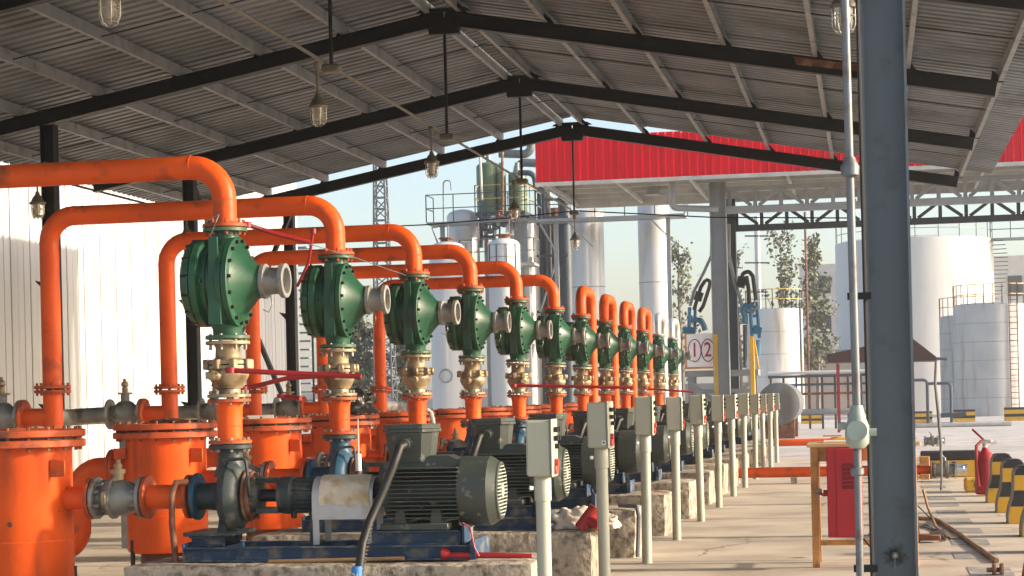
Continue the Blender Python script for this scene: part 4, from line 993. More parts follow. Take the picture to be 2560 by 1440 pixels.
# ================================================================= loading canopy
CY = 50.0
pl = at(1340, 457, CY); pt = at(1340, 345, CY); XL, ZB, ZT = pl.x, pl.z, pt.z
cn = thing('loading_canopy', 'loading bay canopy with red ribbed fascia and steel trusses', 'canopy', (XL, CY, 0))
pm = None; WP = .199
for k in range(95):
    if pm is None:
        mb = MB(); mb.prism([(0, 0), (0, .05), (WP, .05), (WP, 0), (WP-.004, 0), (WP-.034, -.05), (WP-.048, -.05), (WP-.062, 0)], 2, ZB, ZT)
        pm = mb.build('fascia_panel', 'redbright', cn, (0, 0, 0), ang=0)
    else: link('fascia_panel', pm.data, cn, (k*(WP+.0015), 0, 0))
CL = 95*.2005
MB().box(.0, .04, .06, 6.8, ZB+.002, ZT).build('side_fascia', 'redbright', cn, ang=0)
MB().box(.042, .058, .06, 6.6, ZB-.04, ZB+.247).build('side_lining', 'ceilrib', cn, ang=0)
MB().box(-.02, CL, -.045, .055, ZB-.10, ZB-.003).build('fascia_trim', 'ceilrib', cn, ang=0)
MB().box(.045, CL, .06, 6.6, ZB+.25, ZB+.30).build('ceiling', 'ceil', cn, ang=0)
MB().box(.042, CL, 6.64, 6.78, ZB-.06, ZT-.1).build('rear_fascia', 'ceilrib', cn, ang=0)
for y in (1.5, 2.8, 4.1, 5.4): MB().box(.06, CL, y, y+.10, ZB+.10, ZB+.247).build('ceiling_purlin', 'ceilrib', cn, ang=0)
for x in (.02, 1.9, 3.8, 6.3, 8.8, 11.3, 13.8, 16.3): MB().box(x+.06, x+.13, .06, 6.6, ZB+.0, ZB+.098).build('ceiling_beam', 'ceilrib', cn, ang=0)
def truss(y, z0, z1, x0, x1, step, mat, w):
    tr = bpy.data.objects.new('truss', None); COL.objects.link(tr); tr.parent = cn; tr.empty_display_size = .1
    MB().box(x0, x1, y-w, y+w, z0, z0+.18).build('bottom_chord', mat, tr, ang=0); MB().box(x0, x1, y-w*.8, y+w*.8, z1-.12, z1).build('top_chord', mat, tr, ang=0)
    n = int((x1-x0)/step)
    for k in range(n+1):
        x = x0+.1+k*step
        if x > x1: break
        MB().bar((x, y, z0+.181), (x, y, z1-.121), .10, .08).build('upright', mat, tr, ang=0)
        if k < n:
            a, b = ((x+.1, y, z1-.13), (x+step-.1, y, z0+.19)) if k % 2 == 0 else ((x+.1, y, z0+.19), (x+step-.1, y, z1-.13))
            MB().bar(a, b, .075, .09).build('diagonal', mat, tr, ang=0)
c1 = at(1797, 600, CY+1.2); c2 = at(1822, 650, CY+6.2)
zt1 = at(2000, 460, CY+1.2).z; zb1 = at(2000, 527, CY+1.2).z
truss(1.2, zb1, zt1, c1.x-XL+.2, CL-1.2, .665, 'grey', .12)
zb2 = at(2000, 573, CY+6.2).z; zt2 = at(2000, 512, CY+6.2).z
truss(6.2, zb2, zt2, c2.x-XL+.15, CL-1.2, .71, 'dblue', .08)
ibm = MB(); ibeam(ibm, (c1.x-XL, 1.2, .004), (c1.x-XL, 1.2, ZB-.05), .42, .34, .02, (1, 0, 0)); ibm.build('column', 'grey', cn, ang=0)
ibm = MB(); ibeam(ibm, (c2.x-XL+.05, 6.2, .004), (c2.x-XL+.05, 6.2, ZB-.02), .34, .3, .02, (1, 0, 0)); ibm.build('column', 'dblue', cn, ang=0)
ibm = MB(); ibeam(ibm, (CL-1.3, 1.2, .004), (CL-1.3, 1.2, ZB-.05), .42, .34, .02, (1, 0, 0)); ibm.build('column', 'grey', cn, ang=0)
d0 = at(1680, 455, CY+.5); d1 = at(1683, 520, CY+.5); d2 = at(1795, 523, CY+.9)
tag(MB().tube(fillet([d0, (d0.x, d1.y, d1.z), d2], .12, 4), .085, 10).build('drain_downpipe', 'grey'), 'dark grey drain pipe bending below the canopy edge', 'pipe')
fl_ = thing('flood_lamp', 'square grey floodlight on arm under the canopy', 'lamp', at(1632, 465, CY+4)); MB().tube([(-.35, 0, .08), (-.05, 0, .06), (.02, 0, -.02)], .03, 8).build('arm', 'dblue', fl_); MB().prism([(-.08, 0), (.12, 0), (.22, -.24), (-.18, -.24)], 1, -.15, .15).build('head', 'grey', fl_, ang=0)

# ================================================================= loading arms, platform, sign
def loading_platform():
    a = at(1716, 928, 52); b = at(1898, 932, 52); o = thing('loading_platform', 'grey steel loading platform beside the canopy columns', 'platform', (a.x, 52, 0))
    L = b.x-a.x; z = a.z
    MB().box(0, L, -.5, .6, z-.16, z).build('deck', 'grey', o, ang=0)
    for x in (.15, L-.15):
        for y in (-.4, .5): MB().bar((x, y, .004), (x, y, z-.161), .14, .14).build('leg', 'grey', o, ang=0)
    for x0, x1 in ((.05, .8), (L-.05, L-.8)): MB().bar((x0, -.45, z-.2), (x1, -.45, z-.85), .09, .09).build('brace', 'grey', o, ang=0)
    for zz in (z-.50, z-.80): MB().box(.1, L-.1, -.52, -.46, zz-.1, zz).build('cross_rail', 'grey', o, ang=0)
    return z
pz = loading_platform()
for k, (x0, x1, y0, y1) in enumerate(((1786, 1796, 835, 988), (1877, 1889, 840, 988))):
    p = at((x0+x1)/2, y1, 51.2); q = at((x0+x1)/2, y0, 51.2)
    o = thing('yellow_post', 'bright yellow handrail post %s' % ('right of the numbered sign' if k == 0 else 'right of the canopy columns'), 'post', (p.x, 51.2, 0))
    MB().cbox(-.055, .055, -.05, .05, 1.0, q.z-.004, .01).build('upright', 'yellow', o, ang=0); MB().bar((.06, 0, q.z-.1), (.12, .5, pz+.02), .05, .05).build('stay', 'yellow', o, ang=0)
    MB().cbox(-.10, .10, -.08, .08, .004, 1.0, .01).build('base', 'grey', o, ang=0)
# sign
s0 = at(1718, 918, 51.4); s1 = at(1788, 834, 51.4); sw_, sh_ = s1.x-s0.x, s1.z-s0.z
sg = thing('number_sign', 'white board with circled red digits 1 and 2', 'sign', (s0.x, 51.4, s0.z))
MB().box(0, sw_, 0, .03, 0, sh_).build('board', 'paperwhite', sg, ang=0)
MB().box(-.06, sw_+.02, .035, .08, -.05, sh_+.01).build('frame', 'wood', sg, ang=0)
def digit(ch, cxn):
    cu = bpy.data.curves.new('digit', 'FONT'); cu.body = ch; cu.size = sh_*.62; cu.align_x = 'CENTER'; cu.align_y = 'CENTER'; cu.extrude = .003; cu.offset = .004
    t = bpy.data.objects.new('digit_src', cu); COL.objects.link(t)
    me = bpy.data.meshes.new_from_object(t.evaluated_get(bpy.context.evaluated_depsgraph_get()))
    bpy.data.objects.remove(t); me.materials.clear(); me.materials.append(M['ink'])
    d = link('digit', me, sg, (cxn, -.006, sh_*.5)); d.rotation_euler = (R(90), 0, 0); d.scale = (.75, 1, 1)
    P = [(cxn+math.cos(k*R(15))*sw_*.225, -.006, sh_*.5+math.sin(k*R(15))*sh_*.34) for k in range(25)]
    MB().tube(P, .012, 6).build('ring', 'navyink', sg)
bpy.context.view_layer.update()
digit('1', sw_*.27); digit('2', sw_*.73)
def arm(pts, lab, mats, Y):
    o = thing('liquid_loader', lab, 'loader', at(*pts['base'], Y)); b = at(*pts['base'], Y)
    for nm, path, r, mt in pts['parts']:
        P = [at(x, y, Y+dy)-b for x, y, dy in path]; MB().tube(fillet(P, .08, 3) if len(P) > 2 and r > .02 else P, r, 8).build(nm, mt, o)
    return o
arm({'base': (1722, 835), 'parts': [
    ('base_swivel', [(1708, 826, 0), (1738, 826, 0)], .09, 'armblue'), ('upright', [(1722, 832, 0), (1724, 768, 0)], .05, 'armblue'), ('upright', [(1737, 832, .2), (1738, 765, .2)], .045, 'armblue'),
    ('elbow_pipe', [(1722, 790, 0), (1732, 800, .1), (1752, 800, .1), (1760, 815, .1), (1763, 826, .1)], .075, 'armblue'),
    ('spring_link', [(1735, 775, 0), (1752, 718, 0), (1764, 700, 0)], .05, 'dark'), ('spring_link', [(1764, 700, 0), (1777, 700, 0), (1772, 722, 0), (1758, 765, 0), (1748, 780, 0)], .05, 'dark'),
    ('balance_box', [(1743, 752, .05), (1750, 730, .05)], .11, 'dark'), ('drop_hose', [(1725, 765, 0), (1734, 730, 0), (1760, 680, 0), (1778, 640, 0), (1780, 560, 0)], .04, 'conduit')]}, 'blue and black loading arm behind the numbered sign', None, 52)
arm({'base': (1885, 845), 'parts': [
    ('upright', [(1880, 842, 0), (1876, 760, 0)], .05, 'armblue'), ('upright', [(1899, 845, .2), (1892, 755, .2)], .05, 'armblue'), ('rung', [(1880, 790, .1), (1895, 790, .1)], .04, 'armblue'), ('rung', [(1880, 818, .1), (1897, 818, .1)], .05, 'armblue'),
    ('base_swivel', [(1884, 825, 0), (1904, 828, 0)], .10, 'armblue'), ('valve', [(1893, 850, 0), (1893, 890, 0)], .09, 'armblue'),
    ('elbow_pipe', [(1862, 810, 0), (1862, 790, 0), (1856, 775, 0), (1866, 765, 0), (1885, 762, 0)], .08, 'armblue'), ('drop_tube', [(1862, 812, 0), (1863, 920, 0)], .055, 'dblue'),
    ('spring_link', [(1874, 765, 0), (1871, 720, 0), (1866, 690, 0)], .055, 'dark'), ('spring_link', [(1850, 705, 0), (1858, 683, 0), (1872, 678, 0), (1882, 690, 0), (1890, 750, 0)], .055, 'dark'), ('counterweight', [(1844, 703, 0), (1864, 708, 0)], .15, 'dark'),
    ('drop_hose', [(1822, 560, 0), (1822, 640, 0), (1836, 700, 0), (1856, 765, 0), (1878, 785, 0), (1893, 765, 0)], .05, 'conduit')]}, 'blue and black loading arm right of the canopy columns', None, 52.5)

# ================================================================= process area far behind
def vcyl(name, lab, cat, x0, x1, ytop, Y, mat, dome=.35, group=None, seams=0, zbase=.004):
    a = at(x0, ytop, Y); b = at(x1, ytop, Y); cxx = (a.x+b.x)/2; r = (b.x-a.x)/2*.985; z = (a.z+b.z)/2
    o = thing(name, lab, cat, (cxx, Y+r, 0), group)
    pr = [(zbase, r)]
    zs = z-r*dome
    pr.append((zs, r))
    for k in range(1, 6): t = k/5*math.pi/2; pr.append((zs+r*dome*math.sin(t), max(.02, r*math.cos(t))))
    MB().lathe((0, 0, 0), (0, 0, 1), pr, 40).build('shell', mat, o, ang=40)
    if seams:
        mb = MB()
        for k in range(1, seams+1):
            zz = zs*k/(seams+1); mb.lathe((0, 0, zz), (0, 0, 1), [(-.014, r), (-.012, r+.010), (.012, r+.010), (.014, r)], 40, False)
        mb.build('seam_ring', 'seam', o)
    return o, r, z, zs
def railing(o, pts, h, mat, step=1.0, t=.035):
    """handrail through local points, with posts"""
    P = [Vector(p) for p in pts]; mb = MB()
    for a, b in zip(P, P[1:]):
        for hh in (h, h*.5): mb.bar(a+Vector((0, 0, hh)), b+Vector((0, 0, hh)), t, t)
        n = max(1, int((b-a).length/step))
        for k in range(n+1): q = a+(b-a)*k/n; mb.bar(q, q+Vector((0, 0, h)), t, t)
    mb.build('railing', mat, o, ang=0)
def ring_pts(r, z, n=20, a0=0, a1=360): return [(math.cos(R(a0+(a1-a0)*k/n))*r, math.sin(R(a0+(a1-a0)*k/n))*r, z) for k in range(n+1)]
def plat(name, lab, x0, x1, y, Y, depth, mat, rail, th=.15, rh=1.05):
    a = at(x0, y, Y); b = at(x1, y, Y); o = thing(name, lab, 'platform', (a.x, Y, a.z)); L = b.x-a.x
    MB().box(0, L, 0, depth, -th, 0).build('deck', mat, o, ang=0)
    railing(o, [(0, depth, 0), (0, 0, 0), (L, 0, 0), (L, depth, 0)], rh, rail)
    for x in (L*.12, L*.88): MB().bar((x, depth*.4, -th), (x, depth*.4, -a.z+.01), .16, .16).build('support', 'grey', o, ang=0)
    return o, L, a.z
PYR = 74.0
vcyl('process_column', 'pale domed process column at the left of the process plant', 'column', 1108, 1186, 520, PYR+2, 'silo', .5, seams=3)
vcyl('process_column', 'pale process column right of the green vessels', 'column', 1268, 1340, 545, PYR+2.5, 'silo', .4, seams=3)
vcyl('process_column', 'tall pale column left of the two under the canopy edge', 'column', 1420, 1503, 520, PYR, 'silo', .2, seams=2)
o, r_, z_, zs_ = vcyl('process_column', 'tall pale column at the right, standing clear against the sky', 'column', 1588, 1668, 505, PYR, 'silo', .2, seams=2)
o, r_, z_, zs_ = vcyl('settling_vessel', 'white round-topped vessel with manhole behind the third separator', 'vessel', 1062, 1152, 600, PYR-4, 'tankwhite', .45)
pp = at(1112, 940, PYR-4)
mb = MB(); mb.tube([(math.cos(k*R(30))*.24, -r_-.02, pp.z+math.sin(k*R(30))*.24) for k in range(13)], .025, 6); mb.build('manhole_ring', 'grey', o)
MB().tube([(-.3, -.2, z_-.05), (-.5, -.2, z_+.5), (.1, -.2, z_+.55), (.1, -.2, z_)], .03, 6).build('vent_pipe', 'conduit', o)
MB().lathe((.0, 0, z_-.05), (0, 0, 1), [(0, .2), (.12, .2), (.13, .3), (.18, .3)], 12).build('top_nozzle', 'rust', o)
o, r_, z_, zs_ = vcyl('settling_vessel', 'white round-topped vessel with rusty nozzle behind the fourth separator', 'vessel', 1212, 1292, 592, PYR-4, 'tankwhite', .45)
MB().lathe((.0, 0, z_-.05), (0, 0, 1), [(0, .2), (.12, .2), (.13, .32), (.18, .32)], 12).build('top_nozzle', 'rust', o)
MB().tube([(-.9, -.2, z_-.9), (-.9, -.2, z_+.62), (.25, -.2, z_+.64), (.25, -.2, z_+.1)], .03, 6).build('vent_pipe', 'conduit', o)
railing(o, ring_pts(r_+.02, zs_-.9, 5, 180, 360), .9, 'grey', 2, .025)
o, L, z = plat('plant_platform', 'grey steel platform with railings around the pale domed columns', 1066, 1340, 556, PYR, 1.3, 'grey', 'dblue', .09)
o, L, z = plat('plant_platform', 'upper platform with yellow railings carrying the green vessels', 1188, 1312, 531, PYR+1.2, 2.4, 'dblue', 'yrail')
zg = at(1200, 531, PYR+1.2).z+.005
for x0, x1, yt, lab in ((1184, 1246, 402, 'large dark green vessel with domed top on the upper platform'), (1266, 1312, 426, 'smaller dark green vessel right of the large one'), (1240, 1262, 428, 'narrow dark green vessel between the two larger ones')):
    o, r_, z_, zs_ = vcyl('green_vessel', lab, 'vessel', x0, x1, yt, PYR+1.8, 'dgreen', .4, zbase=zg)
    MB().cyl((0, 0, z_-.03), (0, 0, z_+.35), .09, 10).build('top_nozzle', 'grey', o)
    MB().lathe((0, 0, zs_*.5+zg*.5), (0, 0, 1), [(-.03, r_), (-.02, r_+.02), (.02, r_+.02), (.03, r_)], 30, False).build('band', 'dgreen', o)
o, L, z = plat('plant_platform', 'long dark platform with railings between the tall pale columns', 1340, 1712, 548, PYR-1.4, 1.2, 'grey', 'dblue', .10)
for x in (1.2, 4.3): MB().bar((x, .2, -.16), (x+.9, .2, -1.1), .06, .06).build('brace', 'grey', o)
o, L, z = plat('plant_platform', 'lower grey platform in front of the white vessel', 1150, 1335, 662, PYR-3, 1.2, 'grey', 'conduit', .1, .9)
def pipe_thing(lab, pts, Y, r, mat, name='process_pipe', rad=.3):
    P = [at(x, y, Y) for x, y in pts]
    tag(MB().tube(fillet(P, rad, 5) if len(P) > 2 else P, r, 12).build(name, mat), lab, 'pipe')
pipe_thing('large grey overhead pipe bending down beside the red fascia', [(1248, 384), (1325, 386), (1330, 340)], PYR+4, .17, 'conduit')
pipe_thing('pale overhead pipe arching behind the green vessels', [(1290, 470), (1295, 406), (1345, 408)], PYR+4, .17, 'conduit')
pipe_thing('thin reddish pipe rising past the green vessels', [(1256, 380), (1256, 535)], PYR+.8, .055, 'rust')
pipe_thing('pale inclined pipe in front of the large green vessel', [(1200, 385), (1205, 500)], PYR+1.2, .05, 'pvc')
pipe_thing('dark short pipe with flange above the smaller green vessel', [(1296, 432), (1335, 432), (1340, 470)], PYR+1, .11, 'dblue')
pipe_thing('thin gooseneck vent pipe standing over the pale domed column', [(1109, 560), (1108, 452), (1127, 450), (1128, 475)], PYR+1.5, .028, 'grey', 'vent_pipe', .15)
# dark structural rack between columns
rk = thing('pipe_rack', 'dark vertical pipe rack and steelwork between the pale columns', 'pipe rack', at(1340, 1000, PYR+3).xy.to_3d())
base = rk.location.copy()
for x, w, yt, mt in ((1347, .10, 430, 'dblue'), (1358, .20, 470, 'dblue'), (1372, .10, 440, 'grey'), (1386, .16, 520, 'rust'), (1398, .22, 540, 'dblue'), (1410, .26, 470, 'dblue'), (1416, .08, 430, 'grey'), (1366, .07, 480, 'conduit')):
    p = at(x, yt, PYR+3+(x % 5)*.4)-base; MB().cyl((p.x, p.y, .004-base.z), (p.x, p.y, p.z), w, 12).build('riser', mt, rk)
for yt in (470, 500, 545, 560, 640, 700, 780, 860):
    a = at(1342, yt, PYR+2.6)-base; b = at(1420, yt-2, PYR+2.6)-base; MB().bar(a, b, .10, .10).build('beam', 'dblue', rk, ang=0)
for a_, b_ in (((1345, 430), (1410, 500)), ((1350, 560), (1395, 640)), ((1395, 640), (1350, 780))):
    MB().bar(at(*a_, PYR+2.4)-base, at(*b_, PYR+2.4)-base, .07, .07).build('brace', 'grey', rk, ang=0)
tg = thing('pipe_cluster', 'tangle of dark pipes and valves under the upper platform', 'pipes', at(1190, 560, PYR+.4)); tb = tg.location.copy(); rn = random.Random(4)
for k in range(16):
    x = 1190+rn.random()*80; y = 538+rn.random()*60; w = rn.choice((12, 25, 40)); h = rn.choice((0, 12, 35, 60)); Yk = PYR+.3+rn.random()*1.5
    P = [at(x, y, Yk)-tb, at(x+w, y-1, Yk)-tb, at(x+w, y+h+4, Yk)-tb]
    MB().tube(fillet(P, .06, 3), rn.choice((.04, .06, .09)), 8).build('pipe', rn.choice(('dblue', 'rust', 'grey', 'dblue', 'silo')), tg)
for k in range(8):
    q = at(1195+k*10+rn.random()*6, 540+rn.random()*50, PYR+.2)-tb
    MB().lathe(q, (0, 0, 1), [(-.12, .05), (-.08, .13), (.05, .13), (.08, .05), (.2, .03), (.21, .14), (.24, .14)], 10).build('valve', rn.choice(('dblue', 'rust')), tg)
# lattice mast
def mast(lab, xc, wb_, wt, yb, yt, Y, mat, hz=14):
    b = at(xc, yb, Y); t = at(xc, yt, Y); o = thing('lattice_mast', lab, 'mast', (b.x, Y, 0)); s_ = Y/4900/2
    H = t.z; leg = []
    for sx, sy in ((-1, -1), (1, -1), (1, 1), (-1, 1)):
        a0 = Vector((sx*wb_*s_, sy*wb_*s_, .004)); a1 = Vector((sx*wt*s_, sy*wt*s_, H)); leg.append((a0, a1)); MB().bar(a0, a1, .07, .07).build('leg', mat, o, ang=0)
    mb = MB()
    for k in range(hz+1):
        f0, f1 = k/(hz+1), (k+1)/(hz+1)
        for q in range(4):
            (a0, a1), (c0, c1) = leg[q], leg[(q+1) % 4]; P = a0.lerp(a1, f0); Q = c0.lerp(c1, f0); P1 = a0.lerp(a1, f1); Q1 = c0.lerp(c1, f1)
            mb.bar(P, Q, .045, .045); mb.bar(*((P, Q1) if (k+q) % 2 else (Q, P1)), .045, .045)
    mb.build('lacing', mat, o, ang=0, kind='stuff')
mast('slim galvanised lattice mast left of the process plant', 964, 52, 25, 1012, 380, 84, 'conduit', 24)
# stair tower right of the white building
st = thing('stair_tower', 'steel stair tower at the corner of the white building', 'stairs', at(765, 1010, 58).xy.to_3d())
b0 = st.location.copy()
for k in range(24):
    z = .3+k*.26; MB().box(-.25+.1*math.sin(k*.5), .30+.1*math.sin(k*.5), -.3, .3, z, z+.04).build('tread', 'grey', st, ang=0)
for sx in (-.3, .35): MB().bar((sx, -.3, .004), (sx, -.3, 6.9), .06, .06).build('stringer', 'dblue', st, ang=0)
# ================================================================= tanks at right
o, r_, z_, zs_ = vcyl('storage_tank', 'big smooth white storage tank behind the grey column', 'tank', 2080, 2498, 580, 125, 'tankwhite', .06)
railing(o, ring_pts(r_-.05, zs_+.02, 12, 170, 370), 1.1, 'conduit', 3.0, .04)
sp = MB()
for k in range(26):
    a = R(-20+k*3.2); z = zs_-k*.25-.2; c = Vector((math.cos(a), math.sin(a), 0)); sp.bar(c*(r_+.05)+Vector((0, 0, z)), c*(r_+.9)+Vector((0, 0, z)), .25, .04)
sp.build('spiral_stair', 'dblue', o, ang=0)
plat_o = MB(); plat_o.box(r_*.9, r_+6, -1.5, 0, zs_-.1, zs_); plat_o.build('walkway', 'grey', o, ang=0)
railing(o, [(r_*.95, -1.5, zs_), (r_+6, -1.5, zs_)], 1.1, 'dblue', 1.2, .05)
o, r_, z_, zs_ = vcyl('storage_tank', 'weathered grey tank with railing and ladder at the right edge', 'tank', 2384, 2582, 752, 104, 'tankold', .08, seams=5)
railing(o, ring_pts(r_-.02, zs_, 14, 175, 365), 1.05, 'yrail', 1.4, .04)
lx = at(2536, 900, 104).x-o.location.x
mb = MB()
for s_ in (-.2, .2): mb.bar((lx+s_, -math.sqrt(max(.1, r_*r_-lx*lx))-.15, .1), (lx+s_, -math.sqrt(max(.1, r_*r_-lx*lx))-.15, zs_+1.1), .05, .05)
for k in range(20): mb.bar((lx-.2, -math.sqrt(max(.1, r_*r_-lx*lx))-.15, .3+k*.3), (lx+.2, -math.sqrt(max(.1, r_*r_-lx*lx))-.15, .3+k*.3), .035, .035)
mb.build('ladder', 'rust', o, ang=0)
o, r_, z_, zs_ = vcyl('storage_tank', 'weathered grey tank half hidden left of the railed one', 'tank', 2349, 2560, 780, 110, 'tankold', .08, seams=5)
railing(o, ring_pts(r_-.02, zs_, 9, 175, 300), 1.05, 'yrail', 1.4, .04)
o, r_, z_, zs_ = vcyl('storage_tank', 'short silver tank with yellow railing beyond the loading arms', 'tank', 1858, 2005, 768, 100, 'silo', .05, seams=4)
railing(o, ring_pts(r_-.02, zs_, 14, 175, 365), 1.0, 'yrail', 1.4, .04)
mb = MB(); mb.cyl((r_*.92, -r_*.42, .1), (r_*.92, -r_*.42, zs_+.3), .06, 8); mb.build('standpipe', 'dblue', o)
# tall vents behind the silver tank
vcyl('vent_stack', 'thin pale vent stack with cross arms behind the silver tank', 'stack', 1884, 1898, 540, 112, 'silo', .1)
for k, yy in enumerate((590, 657, 730)):
    a = at(1862, yy, 111.5); b = at(1920, yy, 111.5); tag(MB().bar(a, b, .1, .08).build('cross_arm', 'dblue'), ['upper', 'middle', 'lower'][k]+' cross arm on the thin vent stack', 'arm')
p = at(2012, 530, 115); tag(MB().cyl((p.x, 115, .004), (p.x, 115, p.z), .07, 8).build('lamp_pole', 'rust'), 'thin rusty pole between the trees', 'pole')
# horizontal vessel end
p = at(1946, 1010, 64); r_ = 53*64/4900
o = thing('horizontal_vessel', 'grey round end of a horizontal vessel behind the switch posts', 'vessel', (p.x, 64, 0))
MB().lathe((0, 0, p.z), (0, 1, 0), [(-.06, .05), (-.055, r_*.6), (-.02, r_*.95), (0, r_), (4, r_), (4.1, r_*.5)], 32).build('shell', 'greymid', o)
for y in (.5, 3.2): MB().box(-r_*.7, r_*.7, y, y+.3, .004, max(.05, p.z-r_*.6)).build('saddle', 'rust', o, ang=0)
# ================================================================= small red-roofed shelter and pipe rack
a = at(2068, 902, 72); b = at(2346, 900, 72); 
o = thing('red_roof_shelter', 'small shelter with red-brown hipped roof partly behind the column', 'shelter', (a.x, 72, 0)); L = b.x-a.x; z = (a.z+b.z)/2; zr = at(2270, 845, 73).z
zl = at(2068, 886, 72).z
MB().prism([(0, z-.02), (0, zl), (L*.74, zr), (L*.76, zr), (L, z+.02), (L, z-.06)], 1, 0, 3).build('roof', 'redroof', o, ang=0)
for x in (.35, L-.9):
    for y in (.3, 2.7): MB().bar((x, y, .004), (x, y, z-.065), .08, .08).build('post', 'red', o, ang=0)
MB().cyl((L-.1, -.02, z+.02), (L+.3, -.02, z-.02), .05, 8).build('hook', 'dblue', o)
a = at(1920, 940, 80); b = at(2165, 934, 80); o = thing('low_pipe_rack', 'low dark pipe rack carrying pale pipes in front of pink wall', 'pipe rack', (a.x, 80, 0)); L = b.x-a.x+.3
for yy, rr, mt in ((932, .075, 'tankwhite'), (941, .06, 'dblue'), (962, .05, 'dblue'), (985, .05, 'rust'), (1030, .12, 'grey')):
    zz = at(2000, yy, 80).z; MB().cyl((0, 0, max(.13, zz)), (L, 0, max(.13, zz)), rr, 10).build('pipe', mt, o)
for k in range(9): MB().bar((.1+k*L/8.2, .1, .004), (.1+k*L/8.2, .1, a.z-.05), .09, .09).build('post', 'rust' if k % 3 == 0 else 'dblue', o, ang=0)
o = thing('pipe_loop', 'dark bent pipe loop with valves right of the column', 'pipe', (at(2290, 1030, 78).x, 78, 0)); zz = at(2300, 950, 78).z
MB().tube(fillet([(-.2, 0, zz), (.45, 0, zz), (.45, 0, .004)], .15, 4), .06, 8).build('bend', 'dblue', o); MB().tube(fillet([(.4, 0, zz-.15), (1.35, 0, zz-.15), (1.35, 0, .1)], .15, 4), .06, 8).build('bend', 'dblue', o); MB().cyl((.8, 0, .45), (1.9, 0, .5), .09, 10).build('valve', 'dblue', o); MB().cyl((-.5, 0, .1), (3.6, 0, .1), .1, 10).build('ground_pipe', 'ceilrib', o)
# yellow/black kerb blocks
for k, (x0, x1, yb, yt) in enumerate(((2003, 2057, 1060, 1034), (2278, 2330, 1057, 1029), (2383, 2437, 1055, 1025), (2514, 2575, 1052, 1019))):
    a = gnd((x0+x1)/2, yb); w = (x1-x0)*a.y/4900; h = (yb-yt)*a.y/4900
    o = thing('striped_kerb_block', ['leftmost yellow and black kerb block, by the pipe rack', 'yellow and black kerb block just right of the column', 'yellow and black kerb block before the weathered tank', 'yellow and black kerb block at the right picture edge'][k], 'kerb block', a, 'striped kerb blocks')
    zz = 0
    for j, (f, mt) in enumerate(((.30, 'yellow'), (.22, 'yblack'), (.30, 'yellow'), (.18, 'yblack'))):
        MB().box(-w/2, w/2, 0, .5, zz*h+.004, (zz+f)*h).build('yellow_band' if mt == 'yellow' else 'black_band', mt, o, ang=0); zz += f
# far walls and buildings
o = MB().box(-40, 60, 129, 129.6, 0, 2.2).build('perimeter_wall', 'pink'); tag(o, 'long pinkish perimeter wall far behind the plant', 'wall')
a = at(2008, 885, 120); b = at(2090, 885, 120); o = thing('low_building', 'low pinkish building behind the pipe rack', 'building', (a.x, 120, 0)); MB().box(-1.0, b.x-a.x+1, 0, 5, .004, a.z).build('wall', 'pink', o, ang=0); MB().box(-1.2, b.x-a.x+1.2, -.3, 5.2, a.z+.003, a.z+.2).build('roof', 'grey', o, ang=0)
a = at(2008, 662, 150); o = thing('white_block', 'pale building with dark windows behind the trees', 'building', (a.x, 150, 0)); MB().box(-.3, 6.5, 0, 8, .004, a.z).build('wall', 'facade', o, ang=0)
for k in range(3):
    for j in range(3): MB().box(.6+k*1.9, 2.0+k*1.9, -.06, -.01, a.z-2.2-j*3, a.z-.9-j*3).build('window', 'pane', o, ang=0)
a = at(2498, 640, 160); o = thing('white_block', 'pale building with window band at the far right', 'building', (a.x, 160, 0)); MB().box(-1, 12, 0, 8, .004, a.z).build('wall', 'facade', o, ang=0)
for k in range(5): MB().box(.6+k*1.3, 1.7+k*1.3, -.06, -.01, a.z-3.2, a.z-1.6).build('window', 'pane', o, ang=0)
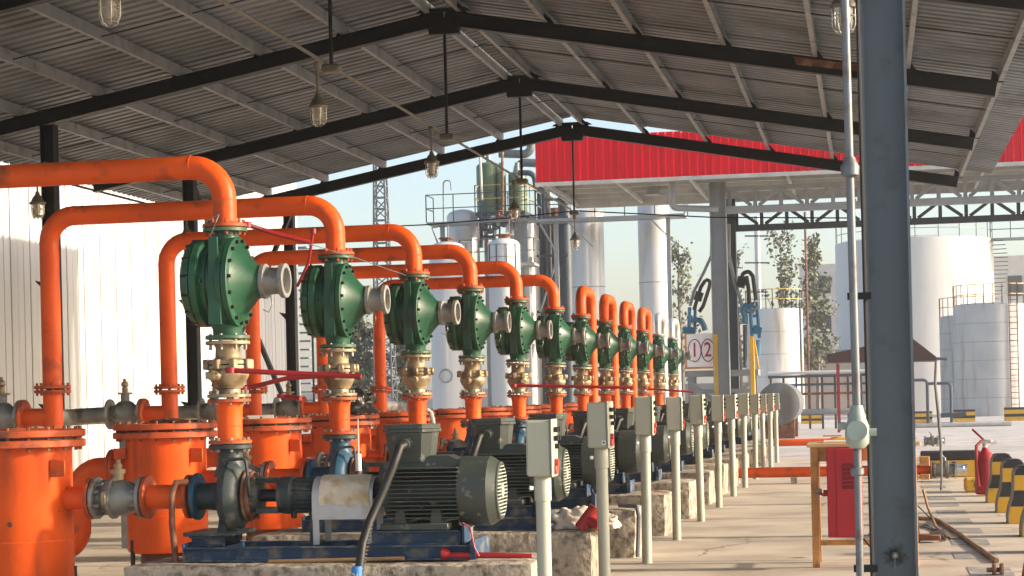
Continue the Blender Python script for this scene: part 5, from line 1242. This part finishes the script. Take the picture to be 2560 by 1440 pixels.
# ================================================================= trees
def tree(lab, px, py0, py1, wpx, Y, n, mat, seed, cat='tree'):
    rnd = random.Random(seed); b = at(px, py0, Y); t = at(px, py1, Y); H = t.z; w = wpx*Y/4900/2
    o = thing('poplar_tree', lab, cat, (b.x, Y, 0), 'trees beyond the plant')
    tr = MB(); trunk = [(0, 0, 0), (.05, .1, H*.35), (-.08, 0, H*.7), (0, 0, H*.98)]; tr.tube(trunk, [.16, .11, .06, .015], 7)
    tips = []
    for k in range(46):
        f = rnd.uniform(.22, .95); z = H*f; a = rnd.uniform(0, 2*math.pi); L = w*rnd.uniform(.45, 1.0)*(1.12-f*.75); rise = L*rnd.uniform(.7, 1.5)
        e = Vector((math.cos(a)*L, math.sin(a)*L, min(H*1.02, z+rise))); s0 = Vector((0, 0, z)); mid = s0.lerp(e, .5)+Vector((0, 0, -L*.1))
        tr.tube([s0, mid, e], [.035, .025, .008], 5); tips += [(s0.lerp(e, q), L) for q in (.35, .5, .65, .8, .9, 1.0)]
    tr.build('trunk', 'bark', o)
    cr_ = MB(); vs = []; fs = []
    for k in range(n):
        p, L = rnd.choice(tips); q = p+Vector((rnd.gauss(0, .16), rnd.gauss(0, .16), rnd.gauss(0, .2)))
        s_ = rnd.uniform(.06, .14); u = Vector((rnd.gauss(0, 1), rnd.gauss(0, 1), rnd.gauss(0, 1))).normalized(); v = u.cross(Vector((rnd.gauss(0, 1), rnd.gauss(0, 1), rnd.gauss(0, 1)))).normalized()
        i = len(vs); vs += [q-u*s_*1.3, q+v*s_*.8, q+u*s_*1.3, q-v*s_*.8]; fs.append((i, i+1, i+2, i+3))
    cr_.add(vs, fs)
    me = bpy.data.meshes.new('crown'); me.from_pydata([tuple(v) for v in cr_.v], [], cr_.f); me.materials.append(M[mat]); link('crown', me, o, kind='stuff')
tree('slender sparse poplar right of the pale columns', 1706, 1000, 590, 120, 108, 560, 'leaf', 3)
tree('sparse leafy poplar behind the silver tank', 1962, 1000, 575, 190, 116, 1000, 'leaf', 5)
tree('leafy tree in front of the pale building', 2046, 1000, 590, 130, 118, 1700, 'leaf', 8)
tree('small sparse tree left of the vent stack', 1852, 1000, 620, 90, 118, 220, 'leaf', 11)
tree('dark leafy tree behind the second bronze valve', 905, 1010, 780, 160, 100, 2600, 'leafdark', 14)
tree('dark leafy tree behind the lattice mast foot', 1020, 1010, 800, 150, 100, 2600, 'leafdark', 17)

# ================================================================= haze
hz = bpy.data.materials.new('pale_air'); hz.use_nodes = True
hn = hz.node_tree; hn.nodes.remove(hn.nodes['Principled BSDF'])
pv = hn.nodes.new('ShaderNodeVolumePrincipled'); pv.inputs['Color'].default_value = (.93, .95, 1.0, 1); pv.inputs['Density'].default_value = .0007; pv.inputs['Anisotropy'].default_value = .2
hn.links.new(pv.outputs[0], hn.nodes['Material Output'].inputs['Volume'])
hb = MB().box(-401, 401, -61, 701, -1.0, 19.0).build('haze', hz, ang=0); hb['kind'] = 'stuff'; hb.display_type = 'WIRE'
